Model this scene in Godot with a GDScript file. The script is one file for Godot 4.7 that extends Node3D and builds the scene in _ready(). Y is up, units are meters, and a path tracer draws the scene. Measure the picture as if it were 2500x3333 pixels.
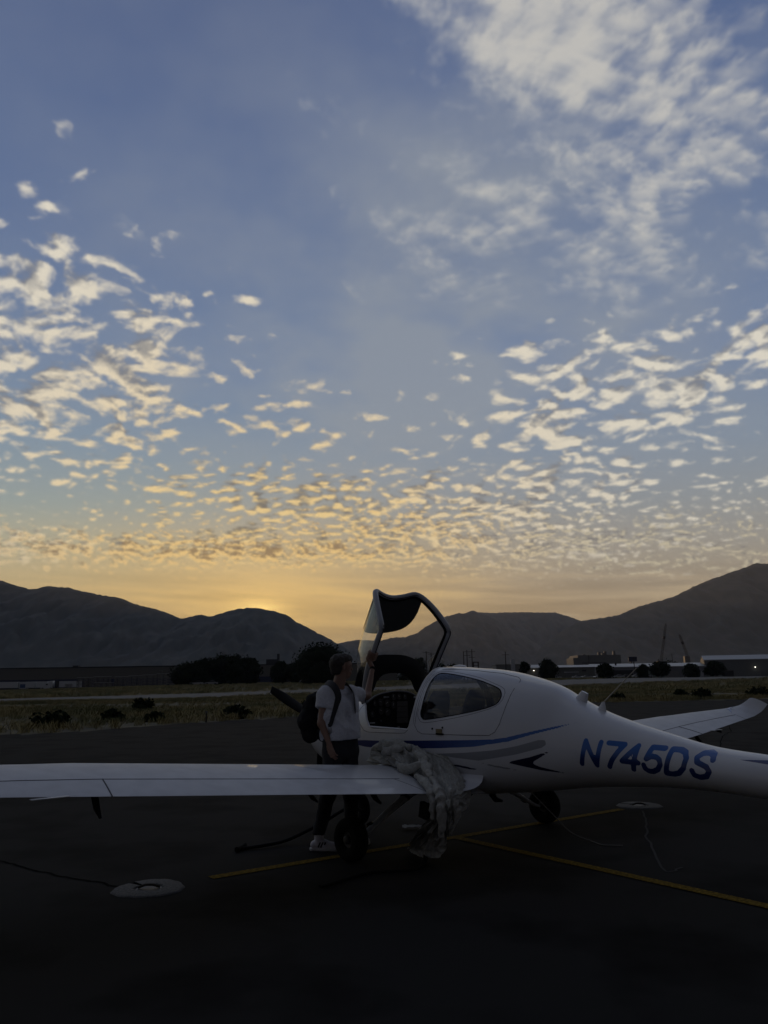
extends Node3D

var M := {}


func _ready() -> void:
	# camera: a hand-held phone at eye height, tilted up a little and rolled slightly
	var cam := Camera3D.new()
	cam.name = "camera"
	cam.fov = 66.1
	cam.near = 0.05
	cam.far = 40000.0
	cam.position = Vector3(0, 1.60, 0)
	cam.rotation_degrees = Vector3(12.15, 0, -0.83)
	add_child(cam)
	cam.current = true
	var env := Environment.new()
	env.background_mode = Environment.BG_SKY
	env.sky = Sky.new()
	env.sky.sky_material = make_sky()
	env.sky_rotation = Vector3(0, PI, 0)
	env.background_energy_multiplier = 1.0
	env.tonemap_mode = Environment.TONE_MAPPER_LINEAR
	env.tonemap_exposure = 1.0
	env.sdfgi_enabled = true
	env.ssao_enabled = true
	env.ssil_enabled = true
	env.fog_enabled = true
	env.fog_density = 0.00006
	env.fog_light_color = Color(0.92, 0.95, 1.0)
	var we := WorldEnvironment.new()
	we.name = "world_environment"
	we.environment = env
	add_child(we)
	# the sun, just behind the left ridge
	var sun := DirectionalLight3D.new()
	sun.name = "sun"
	sun.light_energy = 0.6
	sun.light_color = Color(1.0, 0.82, 0.6)
	sun.light_angular_distance = 0.5
	sun.shadow_enabled = true
	sun.rotation_degrees = Vector3(-4.4, 180.0 - SUN_AZ, 0)
	add_child(sun)
	build_all()


# ---------------------------------------------------------------- sky
func ss(a: float, b: float, x: float) -> float:
	var t := clampf((x - a) / (b - a), 0.0, 1.0)
	return t * t * (3.0 - 2.0 * t)


func noise(sd: int, freq: float, oct: int, kind := FastNoiseLite.TYPE_SIMPLEX_SMOOTH) -> FastNoiseLite:
	var f := FastNoiseLite.new()
	f.seed = sd
	f.noise_type = kind
	f.frequency = freq
	f.fractal_type = FastNoiseLite.FRACTAL_FBM
	f.fractal_octaves = oct
	f.fractal_gain = 0.5
	return f


var n_puff: FastNoiseLite
var n_fine: FastNoiseLite
var n_wisp: FastNoiseLite
var n_big: FastNoiseLite
var n_low: FastNoiseLite
var n_warp: FastNoiseLite
var n_cell: FastNoiseLite
const SUN_AZ := -9.1
const SUN_EL := 4.9


func srgb(r: float, g: float, b: float) -> Vector3:
	var c := Color(r / 255.0, g / 255.0, b / 255.0).srgb_to_linear()
	return Vector3(c.r, c.g, c.b)


func ramp(keys: Array, e: float) -> Vector3:
	for i in range(1, keys.size()):
		if e <= keys[i][0]:
			var t: float = clampf((e - keys[i - 1][0]) / (keys[i][0] - keys[i - 1][0]), 0.0, 1.0)
			return (keys[i - 1][1] as Vector3).lerp(keys[i][1], t)
	return keys[-1][1]


# air colour by elevation, on the sunward side and away from it, as tables of 361 half degrees
var air_left := PackedVector3Array()
var air_right := PackedVector3Array()
var air_back := PackedVector3Array()


func make_air() -> void:
	var l := [[0.0, srgb(196, 172, 124)], [6.0, srgb(196, 177, 132)], [9.0, srgb(180, 178, 152)], [12.0, srgb(151, 165, 164)], [16.0, srgb(134, 152, 168)], [22.0, srgb(110, 131, 163)], [30.0, srgb(95, 115, 152)], [40.0, srgb(82, 101, 140)], [50.0, srgb(72, 89, 128)], [62.0, srgb(50, 65, 102)], [90.0, srgb(38, 50, 84)]]
	var r := [[0.0, srgb(178, 153, 118)], [4.0, srgb(178, 154, 120)], [8.0, srgb(162, 153, 138)], [12.0, srgb(146, 151, 154)], [16.0, srgb(129, 144, 163)], [22.0, srgb(112, 131, 163)], [30.0, srgb(101, 120, 154)], [38.0, srgb(90, 109, 147)], [48.0, srgb(78, 97, 138)], [62.0, srgb(52, 67, 104)], [90.0, srgb(38, 50, 84)]]
	var b := [[0.0, srgb(50, 50, 60)], [10.0, srgb(56, 58, 70)], [30.0, srgb(50, 60, 84)], [60.0, srgb(42, 54, 86)], [90.0, srgb(38, 50, 84)]]
	for i in 361:
		air_left.append(ramp(l, i * 0.25))
		air_right.append(ramp(r, i * 0.25))
		air_back.append(ramp(b, i * 0.25))


func blob(az: float, el: float, a: float, e: float, sa: float, se: float) -> float:
	var x := (az - a) / sa
	var y := (el - e) / se
	return exp(-x * x - y * y)


# how much of the puffy layer there is in a direction
func cover(az: float, el: float) -> float:
	var c := 0.0
	c += 0.86 * blob(az, el, -29.0, 24.5, 10.0, 7.2)
	c += 0.72 * blob(az, el, -18.0, 22.5, 8.0, 4.2)
	c += 0.78 * blob(az, el, -27.0, 17.0, 11.0, 3.4)
	c += 0.42 * blob(az, el, -6.0, 18.5, 8.0, 2.2)
	c += 0.95 * blob(az, el, -8.0, 13.2, 10.0, 2.3)
	c += 0.85 * blob(az, el, 3.0, 12.2, 10.0, 2.6)
	c += 0.95 * blob(az, el, 24.0, 20.3, 11.0, 3.6)
	c += 0.85 * blob(az, el, 14.0, 18.0, 8.0, 3.4)
	c += 0.5 * blob(az, el, 10.0, 22.0, 4.0, 1.6)
	c += 0.6 * blob(az, el, 14.0, 13.0, 9.0, 2.4)
	c += 0.75 * blob(az, el, 12.0, 9.0, 13.0, 1.6)
	c += 0.6 * blob(az, el, 27.0, 12.0, 5.0, 1.2)
	c += 0.9 * blob(az, el, -27.0, 9.3, 11.0, 1.25)
	c += 1.0 * blob(az, el, -9.0, 9.4, 11.0, 1.3)
	if absf(az) > 34.0:
		c = maxf(c, 0.7 * ss(34.0, 46.0, absf(az)) * blob(0.0, el, 0.0, 18.0, 1.0, 11.0))
	return minf(c, 1.0)


func wisps(az: float, el: float) -> float:
	var c := 0.0
	c += 0.95 * blob(az, el, 16.0, 43.5, 15.0, 6.5)
	c += 0.9 * blob(az, el, 27.0, 35.0, 9.0, 7.0)
	c += 0.85 * blob(az, el, 10.0, 30.5, 7.5, 3.6)
	c += 0.6 * blob(az, el, 16.0, 27.0, 5.0, 2.6)
	c += 0.7 * blob(az, el, -4.0, 47.0, 12.0, 2.6)
	c += 0.35 * blob(az, el, 31.0, 25.0, 4.0, 4.0)
	c += 0.4 * blob(az, el, -24.0, 29.0, 4.0, 2.0)
	c += 0.55 * ss(50.0, 62.0, el)
	if absf(az) > 34.0:
		c = maxf(c, 0.5 * ss(34.0, 50.0, absf(az)) * ss(24.0, 34.0, el))
	return minf(c, 1.0)


# smooth fields are worked out on a coarse grid and enlarged; the clouds' own grain is worked out per pixel, a row at a time on all cores
var pw := 0
var ph := 0
var paz := 0.0
var pel := 0.0
var pst := 1.0
var rows_d := []
var rows_w := []
var rows_b := []
var rows_c := []
var f_cov := PackedFloat32Array()
var f_wis := PackedFloat32Array()
var f_ban := PackedFloat32Array()
var f_base := PackedFloat32Array()


func air_at(az: float, el: float, sun: Vector3) -> Vector3:
	var a := deg_to_rad(az)
	var ce := cos(deg_to_rad(el))
	var se := sin(deg_to_rad(el))
	var rr := ce / (maxf(se, 0.0) + 0.2)
	var ang := rad_to_deg(acos(clampf(Vector3(sin(a) * ce, se, -cos(a) * ce).dot(sun), -1.0, 1.0)))
	var dim := lerpf(1.0, 0.16, ss(48.0, 105.0, ang))
	var ei := clampi(int(el * 4.0), 0, 360)
	var et := clampf(el * 4.0 - ei, 0.0, 1.0)
	var ej := mini(ei + 1, 360)
	var cl := air_left[ei].lerp(air_left[ej], et)
	var cr := air_right[ei].lerp(air_right[ej], et)
	var cb := air_back[ei].lerp(air_back[ej], et)
	var c := cl.lerp(cr, ss(-22.0, 16.0, az) if absf(az) < 90.0 else 0.5)
	c = c.lerp(cb, ss(42.0, 100.0, ang))
	# uneven thin veil over the blue
	if el > 0.0:
		var v := n_wisp.get_noise_2d(rr * sin(a) * 0.28, rr * cos(a) * 0.28) * 0.5 + n_fine.get_noise_2d(rr * sin(a) * 0.25, rr * cos(a) * 0.25) * 0.3
		var veil := 0.05 + 0.66 * blob(az, el, 3.0, 23.0, 19.0, 12.0) + 0.16 * blob(az, el, 10.0, 40.0, 22.0, 9.0) + 0.30 * ss(46.0, 60.0, el) + 0.3 * ss(40.0, 60.0, absf(az))
		veil = clampf(veil * (1.0 + v * 1.5) + 0.16 * v, 0.0, 0.7)
		c = c.lerp(srgb(150, 156, 163) * dim, veil * ss(3.0, 14.0, el))
	# glow round the rising sun, flattened along the horizon
	var dx := az - SUN_AZ
	var dy := el - SUN_EL
	var near := exp(-sqrt(dx * dx * 0.5 + dy * dy * 1.3) / 3.2)
	var wide := exp(-(dx * dx / 340.0 + dy * dy / 36.0))
	c = c.lerp(srgb(228, 182, 110), 0.55 * wide)
	c += Vector3(0.62, 0.36, 0.05) * near * 0.85
	c += Vector3(0.9, 0.65, 0.2) * exp(-(dx * dx / 2.6 + dy * dy / 0.7)) * 0.6
	return c


func field(step: float, what: int) -> PackedFloat32Array:
	var w := int(pw * pst / step) + 1
	var h := int(ph * pst / step) + 1
	var sx := pw * pst / w
	var sy := ph * pst / h
	var o := PackedFloat32Array()
	o.resize(w * h * (3 if what == 3 else 1))
	var sun := Vector3(sin(deg_to_rad(SUN_AZ)) * cos(deg_to_rad(SUN_EL)), sin(deg_to_rad(SUN_EL)), -cos(deg_to_rad(SUN_AZ)) * cos(deg_to_rad(SUN_EL)))
	for j in h:
		var el := pel - (j + 0.5) * sy
		for i in w:
			var az := paz + (i + 0.5) * sx
			if what == 0:
				o[j * w + i] = cover(az, el)
			elif what == 1:
				o[j * w + i] = wisps(az, el)
			elif what == 2:
				o[j * w + i] = banks(az, el) if el < 15.0 else 0.0
			else:
				var c := air_at(az, el, sun)
				o[(j * w + i) * 3] = c.x
				o[(j * w + i) * 3 + 1] = c.y
				o[(j * w + i) * 3 + 2] = c.z
	var im := Image.create_from_data(w, h, false, Image.FORMAT_RGBF if what == 3 else Image.FORMAT_RF, o.to_byte_array())
	im.resize(pw, ph, Image.INTERPOLATE_CUBIC if what == 3 else Image.INTERPOLATE_BILINEAR)
	return im.get_data().to_float32_array()


func banks(az: float, el: float) -> float:
	return 1.0 * blob(az, el, -11.0, 9.2, 9.0, 1.0) + 0.8 * blob(az, el, 13.0, 9.4, 14.0, 1.35) + 0.85 * blob(az, el, -28.0, 9.0, 10.0, 1.15) + 0.5 * blob(az, el, 26.0, 7.4, 8.0, 0.8) + 0.55 * blob(az, el, 2.0, 11.2, 8.0, 1.0)


func sky_patch(w: int, h: int, az0: float, el0: float, step: float) -> Image:
	pw = w
	ph = h
	paz = az0
	pel = el0
	pst = step
	f_cov = field(maxf(step, 0.7), 0)
	f_wis = field(maxf(step, 0.7), 1)
	f_ban = field(maxf(step, 0.35), 2)
	f_base = field(maxf(step, 0.3), 3)
	for r in [rows_d, rows_w, rows_b, rows_c]:
		r.resize(h)
	WorkerThreadPool.wait_for_group_task_completion(WorkerThreadPool.add_group_task(density_row, h))
	WorkerThreadPool.wait_for_group_task_completion(WorkerThreadPool.add_group_task(colour_row, h))
	var out := PackedFloat32Array()
	for j in h:
		out.append_array(rows_c[j])
	return Image.create_from_data(w, h, false, Image.FORMAT_RGBF, out.to_byte_array())


func density_row(j: int) -> void:
	var den := PackedFloat32Array()
	den.resize(pw)
	var wis := PackedFloat32Array()
	wis.resize(pw)
	var ban := PackedFloat32Array()
	ban.resize(pw)
	var el := pel - (j + 0.5) * pst
	if el > 0.5:
		var se := sin(deg_to_rad(el))
		var ce := cos(deg_to_rad(el))
		var rr := ce / (maxf(se, 0.0) + 0.2)
		var small := 1.0 - ss(11.0, 20.0, el)
		for i in pw:
			var az := paz + (i + 0.5) * pst
			var k := j * pw + i
			var cv := f_cov[k]
			var wc := f_wis[k]
			if cv < 0.03 and wc < 0.03 and el > 15.0:
				continue
			var a := deg_to_rad(az)
			var px := rr * sin(a)
			var py := rr * cos(a)
			if cv > 0.03:
				var n9 := n_fine.get_noise_2d(px * 0.9, py * 0.9)
				var wx := n_warp.get_noise_2d(px * 3.0, py * 3.0) * 0.06 + n9 * 0.016
				var wy := n_warp.get_noise_2d(px * 3.0 + 40.0, py * 3.0 - 17.0) * 0.06 - n9 * 0.014
				var f := -n_cell.get_noise_2d(px + wx, py * 1.12 + wy) - 0.42
				var f2 := -n_cell.get_noise_2d((px + wx * 0.7) * 2.1 + 3.0, (py + wy * 0.7) * 2.3) - 0.42
				var g := n_fine.get_noise_2d(px + wx * 0.6, py + wy * 0.6)
				var b := n_puff.get_noise_2d(px * 0.7, py * 0.7)
				f = lerpf(f, f2, 0.30 + 0.45 * small)
				var d := f * 1.35 + 0.30 * b + g * 0.50 + 0.10 - lerpf(0.78, 0.02, pow(cv, 0.75))
				den[i] = clampf(d * 1.75, 0.0, 1.0)
			if wc > 0.03:
				var ux := px * 0.83 + py * 0.55
				var uy := py * 0.83 - px * 0.55
				var wp := n_warp.get_noise_2d(px * 2.0 + 9.0, py * 2.0) * 0.22
				var s := n_wisp.get_noise_2d(ux * 0.5 + wp, uy * 1.1 + wp * 0.5)
				var t := n_fine.get_noise_2d(px * 1.2 + wp * 0.3, py * 1.2 - wp * 0.3)
				var c2 := -n_cell.get_noise_2d(px * 2.0 + wp * 0.4, py * 2.0 + t * 0.05) - 0.42
				var b2 := n_big.get_noise_2d(px * 1.7 + 5.0, py * 1.7)
				var q := (0.42 * b2 + 0.46 * s + 0.34 * t + (0.20 + 0.25 * ss(8.0, 26.0, az)) * c2 + 0.48) - lerpf(0.75, 0.0, wc)
				wis[i] = clampf(q * 1.2, 0.0, 1.0)
			if el < 15.0:
				var bm := f_ban[k]
				if bm > 0.03:
					var e2 := el + n_warp.get_noise_2d(az * 0.1, el * 0.3) * 0.8
					var u := n_puff.get_noise_2d(az * 0.055 + e2 * 0.02, e2 * 0.20)
					var u2 := n_fine.get_noise_2d(az * 0.075 + e2 * 0.05, e2 * 0.22)
					ban[i] = clampf((u * 0.7 + u2 * 0.85 + 0.60 - lerpf(0.95, 0.18, minf(bm, 1.0))) * 1.5, 0.0, 1.0)
	rows_d[j] = den
	rows_w[j] = wis
	rows_b[j] = ban


func at_row(rows: Array, j: int, i: int) -> float:
	return rows[clampi(j, 0, ph - 1)][clampi(i, 0, pw - 1)]


func colour_row(j: int) -> void:
	var out := PackedFloat32Array()
	out.resize(pw * 3)
	var gold := srgb(250, 216, 150)
	var cream := srgb(226, 219, 203)
	var pale := srgb(178, 180, 182)
	var grey := srgb(126, 128, 134)
	var brown := srgb(128, 120, 108)
	var off := maxf(0.42 / pst, 1.0)
	var den: PackedFloat32Array = rows_d[j]
	var wis: PackedFloat32Array = rows_w[j]
	var ban: PackedFloat32Array = rows_b[j]
	var el := pel - (j + 0.5) * pst
	var ce := cos(deg_to_rad(el)) * cos(deg_to_rad(SUN_EL))
	var se := sin(deg_to_rad(el)) * sin(deg_to_rad(SUN_EL))
	var vy := clampf((el - SUN_EL) * 0.12, 0.25, 1.0)
	var low := 1.0 - ss(9.0, 16.0, el)
	for i in pw:
		var az := paz + (i + 0.5) * pst
		var k3 := (j * pw + i) * 3
		var c := Vector3(f_base[k3], f_base[k3 + 1], f_base[k3 + 2])
		var q := wis[i]
		var d := den[i]
		var bd := ban[i]
		if q > 0.0 or d > 0.0 or bd > 0.0 or el < 11.0:
			var dx := az - SUN_AZ
			var ang := rad_to_deg(acos(clampf(se + ce * cos(deg_to_rad(dx)), -1.0, 1.0)))
			var dim := lerpf(1.0, 0.16, ss(48.0, 105.0, ang))
			var warm := exp(-ang * ang / 260.0)
			# thin high cloud
			if q > 0.0:
				var wcol := pale.lerp(cream, clampf(q * 1.5 - 0.5, 0.0, 1.0) * 0.7)
				wcol = wcol.lerp(gold, warm * 0.5) * dim
				c = c.lerp(wcol, 0.74 * smoothstep(0.0, 0.95, q))
			# puffs, brightest on the side towards the low sun
			var vx := clampf(-dx, -14.0, 14.0) / 14.0 * 0.8
			if d > 0.0:
				var nearsun := exp(-(dx * dx / 330.0 + (el - 11.0) * (el - 11.0) / 60.0))
				var bright := cream.lerp(gold * 0.95, clampf(warm * 1.1 + 0.3 * nearsun, 0.0, 1.0))
				var shade := grey.lerp(brown, clampf(nearsun * 0.9 + low * 0.2, 0.0, 1.0))
				var s1 := at_row(rows_d, j + int(round(vy * off)), i + int(round(vx * off)))
				var s2 := at_row(rows_d, j + int(round(vy * off * 2.6)), i + int(round(vx * off * 2.6)))
				var lit := 0.84 + (d - s1) * 0.75 - s2 * 0.32 - d * 0.16
				lit = clampf(lit - 0.30 * nearsun - 0.22 * low * ss(0.0, 18.0, az), 0.0, 1.0)
				lit = smoothstep(0.10, 0.85, lit)
				c = c.lerp(shade.lerp(bright, lit) * dim, smoothstep(0.0, 0.95, d) * 0.96 * lerpf(0.5, 1.0, ss(6.0, 11.0, el)))
			# the low banks
			if bd > 0.0:
				var b1 := at_row(rows_b, j + int(round(off * 0.7)), i + int(round(vx * off)))
				var bl := clampf(0.52 + (bd - b1) * 1.3 - bd * 0.32 + 0.22 * ss(14.0, 26.0, -az), 0.0, 1.0)
				var bs := srgb(150, 122, 88).lerp(srgb(128, 124, 120), ss(8.0, 26.0, absf(dx + 3.0)))
				var bb := srgb(246, 206, 134).lerp(srgb(206, 194, 166), ss(5.0, 26.0, absf(dx)))
				c = c.lerp(bs.lerp(bb, smoothstep(0.1, 0.9, bl)) * dim, smoothstep(0.0, 0.6, bd) * 0.85)
			# thin bars of cloud over the ridge
			if el < 11.0 and el > 1.0:
				var bar := n_low.get_noise_2d(az * 0.045 + el * 0.03, el * 0.62 + az * 0.02)
				var bm := ss(2.0, 4.0, el) * (1.0 - ss(6.0, 8.5, el))
				var bc := srgb(255, 212, 132).lerp(srgb(206, 184, 148), ss(5.0, 24.0, absf(dx))) * dim
				c = c.lerp(bc, clampf(bar * 2.2, 0.0, 1.0) * bm * 0.5)
				c *= 1.0 - 0.14 * clampf(-bar * 2.0, 0.0, 1.0) * bm
		out[i * 3] = c.x
		out[i * 3 + 1] = c.y
		out[i * 3 + 2] = c.z
	rows_c[j] = out


func make_sky() -> PanoramaSkyMaterial:
	n_puff = noise(11, 6.2, 5)
	n_fine = noise(23, 15.0, 4)
	n_fine.fractal_gain = 0.6
	n_wisp = noise(37, 5.0, 5)
	n_big = noise(41, 1.5, 2)
	n_low = noise(53, 1.6, 4)
	n_warp = noise(61, 1.0, 2)
	n_cell = noise(71, 10.5, 1, FastNoiseLite.TYPE_CELLULAR)
	n_cell.fractal_type = FastNoiseLite.FRACTAL_NONE
	n_cell.cellular_return_type = FastNoiseLite.RETURN_DISTANCE
	n_cell.cellular_jitter = 1.0
	make_air()
	# the whole sky coarsely, and the part in view finely, both from the same rules
	var all := sky_patch(512, 256, -180.0, 90.0, 360.0 / 512.0)
	all.resize(4096, 2048, Image.INTERPOLATE_CUBIC)
	var step := 360.0 / 4096.0
	var x0 := int((180.0 - 38.0) / step)
	var y0 := int((90.0 - 51.0) / step)
	var x1 := int((180.0 + 38.0) / step)
	var y1 := int((90.0 + 1.0) / step)
	var fine := sky_patch(x1 - x0, y1 - y0, -180.0 + x0 * step, 90.0 - y0 * step, step)
	all.blit_rect(fine, Rect2i(0, 0, x1 - x0, y1 - y0), Vector2i(x0, y0))
	all.convert(Image.FORMAT_RGBH)
	var m := PanoramaSkyMaterial.new()
	m.panorama = ImageTexture.create_from_image(all)
	return m
# ---------------------------------------------------------------- helpers
class MB:
	var v := PackedVector3Array()
	var n := PackedVector3Array()
	var c := PackedColorArray()
	var col := Color(1, 1, 1)

	func tri(a: Vector3, b: Vector3, d: Vector3, na: Vector3, nb: Vector3, nd: Vector3) -> void:
		if (d - a).cross(b - a).dot(na + nb + nd) < 0.0:
			v.append_array([a, d, b])
			n.append_array([na, nd, nb])
		else:
			v.append_array([a, b, d])
			n.append_array([na, nb, nd])
		c.append_array([col, col, col])

	func flat(a: Vector3, b: Vector3, d: Vector3, out: Vector3) -> void:
		var m := (d - a).cross(b - a).normalized()
		if m.dot(out) < 0.0:
			m = -m
		tri(a, b, d, m, m, m)

	func quad(a: Vector3, b: Vector3, d: Vector3, e: Vector3, out: Vector3) -> void:
		flat(a, b, d, out)
		flat(a, d, e, out)

	func box(at: Vector3, size: Vector3, bas := Basis.IDENTITY) -> void:
		var h := size * 0.5
		for ax in 3:
			for s in [-1.0, 1.0]:
				var o := Vector3.ZERO
				o[ax] = s
				var u := Vector3.ZERO
				u[(ax + 1) % 3] = h[(ax + 1) % 3]
				var w := Vector3.ZERO
				w[(ax + 2) % 3] = h[(ax + 2) % 3]
				var k := o * h
				quad(at + bas * (k - u - w), at + bas * (k + u - w), at + bas * (k + u + w), at + bas * (k - u + w), bas * o)

	# rows of points as one smooth sheet; close: the last column joins the first
	func sheet(p: Array, close := false, ref := Vector3(0, 1, 0), centre = null) -> void:
		var h := p.size()
		var w: int = p[0].size()
		var nn := []
		for j in h:
			var r := PackedVector3Array()
			for i in w:
				var il := (i - 1 + w) % w if close else maxi(i - 1, 0)
				var ir := (i + 1) % w if close else mini(i + 1, w - 1)
				var du: Vector3 = p[j][ir] - p[j][il]
				var dv: Vector3 = p[mini(j + 1, h - 1)][i] - p[maxi(j - 1, 0)][i]
				var m := du.cross(dv)
				if m.length() < 1e-12:
					var jj := 1 if j == 0 else h - 2
					var d2: Vector3 = p[jj][ir] - p[jj][il]
					m = d2.cross(dv)
				r.append(m.normalized())
			nn.append(r)
		# one sign for the whole sheet
		var sgn := 0.0
		for j in h:
			for i in w:
				var o: Vector3 = ref
				if centre != null:
					o = p[j][i] - (centre[j] if centre is Array or centre is PackedVector3Array else centre)
				sgn += signf(nn[j][i].dot(o))
		var f := -1.0 if sgn < 0.0 else 1.0
		for j in h - 1:
			for i in (w if close else w - 1):
				var k := (i + 1) % w
				var a: Vector3 = p[j][i]
				var b: Vector3 = p[j][k]
				var d: Vector3 = p[j + 1][k]
				var e: Vector3 = p[j + 1][i]
				if (a - b).length_squared() > 1e-14:
					tri(a, b, d, nn[j][i] * f, nn[j][k] * f, nn[j + 1][k] * f)
				if (d - e).length_squared() > 1e-14:
					tri(a, d, e, nn[j][i] * f, nn[j + 1][k] * f, nn[j + 1][i] * f)

	func cap(ring: PackedVector3Array, out: Vector3) -> void:
		var m := Vector3.ZERO
		for q in ring:
			m += q
		m /= ring.size()
		for i in ring.size():
			tri(m, ring[i], ring[(i + 1) % ring.size()], out, out, out)

	func tube(path: PackedVector3Array, rad: Array, sides := 8, caps := true, flatten := 1.0, upv := Vector3(0, 1, 0)) -> void:
		var rows := []
		for j in path.size():
			var t := (path[mini(j + 1, path.size() - 1)] - path[maxi(j - 1, 0)]).normalized()
			var x := upv.cross(t)
			if x.length() < 0.05:
				x = Vector3(1, 0, 0).cross(t)
			x = x.normalized()
			var y := t.cross(x)
			var r: float = rad[mini(j, rad.size() - 1)]
			var ring := PackedVector3Array()
			for i in sides:
				var a := TAU * i / sides
				ring.append(path[j] + x * cos(a) * r + y * sin(a) * r * flatten)
			rows.append(ring)
		sheet(rows, true, Vector3.UP, path)
		if caps:
			cap(rows[0], (path[0] - path[1]).normalized())
			cap(rows[-1], (path[-1] - path[-2]).normalized())

	# a profile of (radius, along) turned round an axis
	func lathe(at: Vector3, axis: Vector3, prof: Array, sides := 20) -> void:
		var x := axis.cross(Vector3(0.3, 1, 0.2)).normalized()
		var y := axis.cross(x).normalized()
		var rows := []
		for q in prof:
			var ring := PackedVector3Array()
			for i in sides:
				var a := TAU * i / sides
				ring.append(at + axis * q.y + (x * cos(a) + y * sin(a)) * maxf(q.x, 0.0004))
			rows.append(ring)
		# facets between profile points that turn sharply keep their own normals
		for j in rows.size() - 1:
			var m: Vector3 = at + axis * (prof[j].y + prof[j + 1].y) * 0.5
			for i in sides:
				var k := (i + 1) % sides
				var a: Vector3 = rows[j][i]
				var b: Vector3 = rows[j][k]
				var d: Vector3 = rows[j + 1][k]
				var e: Vector3 = rows[j + 1][i]
				var dr: float = prof[j + 1].x - prof[j].x
				var dy: float = prof[j + 1].y - prof[j].y
				var l := sqrt(dr * dr + dy * dy) + 1e-9
				var ri: Vector3 = (a - at - axis * prof[j].y).normalized()
				var rk: Vector3 = (b - at - axis * prof[j].y).normalized()
				var na: Vector3 = (ri * dy - axis * dr) / l
				var nb: Vector3 = (rk * dy - axis * dr) / l
				tri(a, b, d, na, nb, nb)
				tri(a, d, e, na, nb, na)

	func mesh() -> ArrayMesh:
		var a := []
		a.resize(Mesh.ARRAY_MAX)
		a[Mesh.ARRAY_VERTEX] = v
		a[Mesh.ARRAY_NORMAL] = n
		a[Mesh.ARRAY_COLOR] = c
		var m := ArrayMesh.new()
		m.add_surface_from_arrays(Mesh.PRIMITIVE_TRIANGLES, a)
		return m


func obj(called: String, mb: MB, mat: Material, parent: Node = self) -> MeshInstance3D:
	var o := MeshInstance3D.new()
	o.name = numbered(called, parent)
	o.mesh = mb.mesh()
	o.material_override = mat
	parent.add_child(o, true)
	return o


var names := {}


func numbered(called: String, parent: Node = self) -> String:
	var k := str(parent.get_instance_id()) + called
	names[k] = names.get(k, -1) + 1
	return called if names[k] == 0 else "%s_%03d" % [called, names[k]]


func thing(called: String, label: String, category: String, at := Vector3.ZERO, turn := 0.0, group := "") -> Node3D:
	var o := Node3D.new()
	o.name = numbered(called)
	add_child(o, true)
	o.position = at
	o.rotation.y = turn
	return tag(o, label, category, group)


func tag(o: Node3D, label: String, category: String, group := "") -> Node3D:
	o.set_meta("label", label)
	o.set_meta("category", category)
	if group:
		o.set_meta("group", group)
	return o


func struct(called: String, mb: MB, mat: Material) -> MeshInstance3D:
	var o := obj(called, mb, mat)
	o.set_meta("kind", "structure")
	return o


func dup(o: Node3D, called: String, label: String, at: Vector3, turn: float, group: String) -> Node3D:
	var r: Node3D = o.duplicate()
	r.name = numbered(called)
	add_child(r, true)
	r.position = at
	r.rotation.y = turn
	tag(r, label, o.get_meta("category"), group)
	return r


func lin(r: float, g: float, b: float) -> Color:
	return Color(r, g, b).linear_to_srgb()


func mat(r: float, g: float, b: float, rough := 0.6, metal := 0.0) -> StandardMaterial3D:
	var m := StandardMaterial3D.new()
	m.albedo_color = lin(r, g, b)
	m.roughness = rough
	m.metallic = metal
	return m


func vmat(rough := 0.8) -> StandardMaterial3D:
	var m := StandardMaterial3D.new()
	m.vertex_color_use_as_albedo = true
	m.roughness = rough
	return m


# a noise texture that multiplies a colour between lo and hi
func grain(m: StandardMaterial3D, sd: int, freq: float, lo: float, hi: float, scale: float, size := 512, oct := 4) -> void:
	var t := NoiseTexture2D.new()
	t.width = size
	t.height = size
	t.seamless = true
	t.noise = noise(sd, freq, oct)
	var g := Gradient.new()
	g.set_color(0, Color(lo, lo, lo))
	g.set_color(1, Color(hi, hi, hi))
	t.color_ramp = g
	m.albedo_texture = t
	m.uv1_triplanar = true
	m.uv1_world_triplanar = true
	m.uv1_scale = Vector3.ONE * scale


func bump(m: StandardMaterial3D, sd: int, freq: float, strength: float, size := 512) -> void:
	var t := NoiseTexture2D.new()
	t.width = size
	t.height = size
	t.seamless = true
	t.noise = noise(sd, freq, 4)
	t.as_normal_map = true
	t.bump_strength = 6.0
	m.normal_enabled = true
	m.normal_texture = t
	m.normal_scale = strength
	if not m.uv1_triplanar:
		m.uv1_triplanar = true
		m.uv1_world_triplanar = true


# Catmull-Rom through points
func crom(p: Array, t: float):
	var n := p.size() - 1
	var f := clampf(t, 0.0, 1.0) * n
	var i := mini(int(f), n - 1)
	var s := f - i
	var a = p[maxi(i - 1, 0)]
	var b = p[i]
	var c = p[i + 1]
	var d = p[mini(i + 2, n)]
	return b + (c - a) * 0.5 * s + (a * 2.0 - b * 5.0 + c * 4.0 - d) * 0.5 * s * s + (b * 3.0 - a - c * 3.0 + d) * 0.5 * s * s * s


func curve(p: Array, steps: int) -> PackedVector3Array:
	var o := PackedVector3Array()
	for i in steps + 1:
		o.append(crom(p, float(i) / steps))
	return o


# ---------------------------------------------------------------- land
func gh(x: float, depth: float) -> float:
	return 1.5 * ss(120.0, 300.0, depth) * ss(-150.0, -40.0, x)


func W(x: float, depth: float, y := 0.0) -> Vector3:
	return Vector3(x, gh(x, depth) + y, -depth)


const C50 := 0.650774
const S50 := 0.759271


# a place on the apron in the aeroplane's own axes: forward, left, up
func AW(f: float, l: float, up := 0.0) -> Vector3:
	return Vector3(0.738 - C50 * f - S50 * l, up, -(8.55 + S50 * f - C50 * l))


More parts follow.
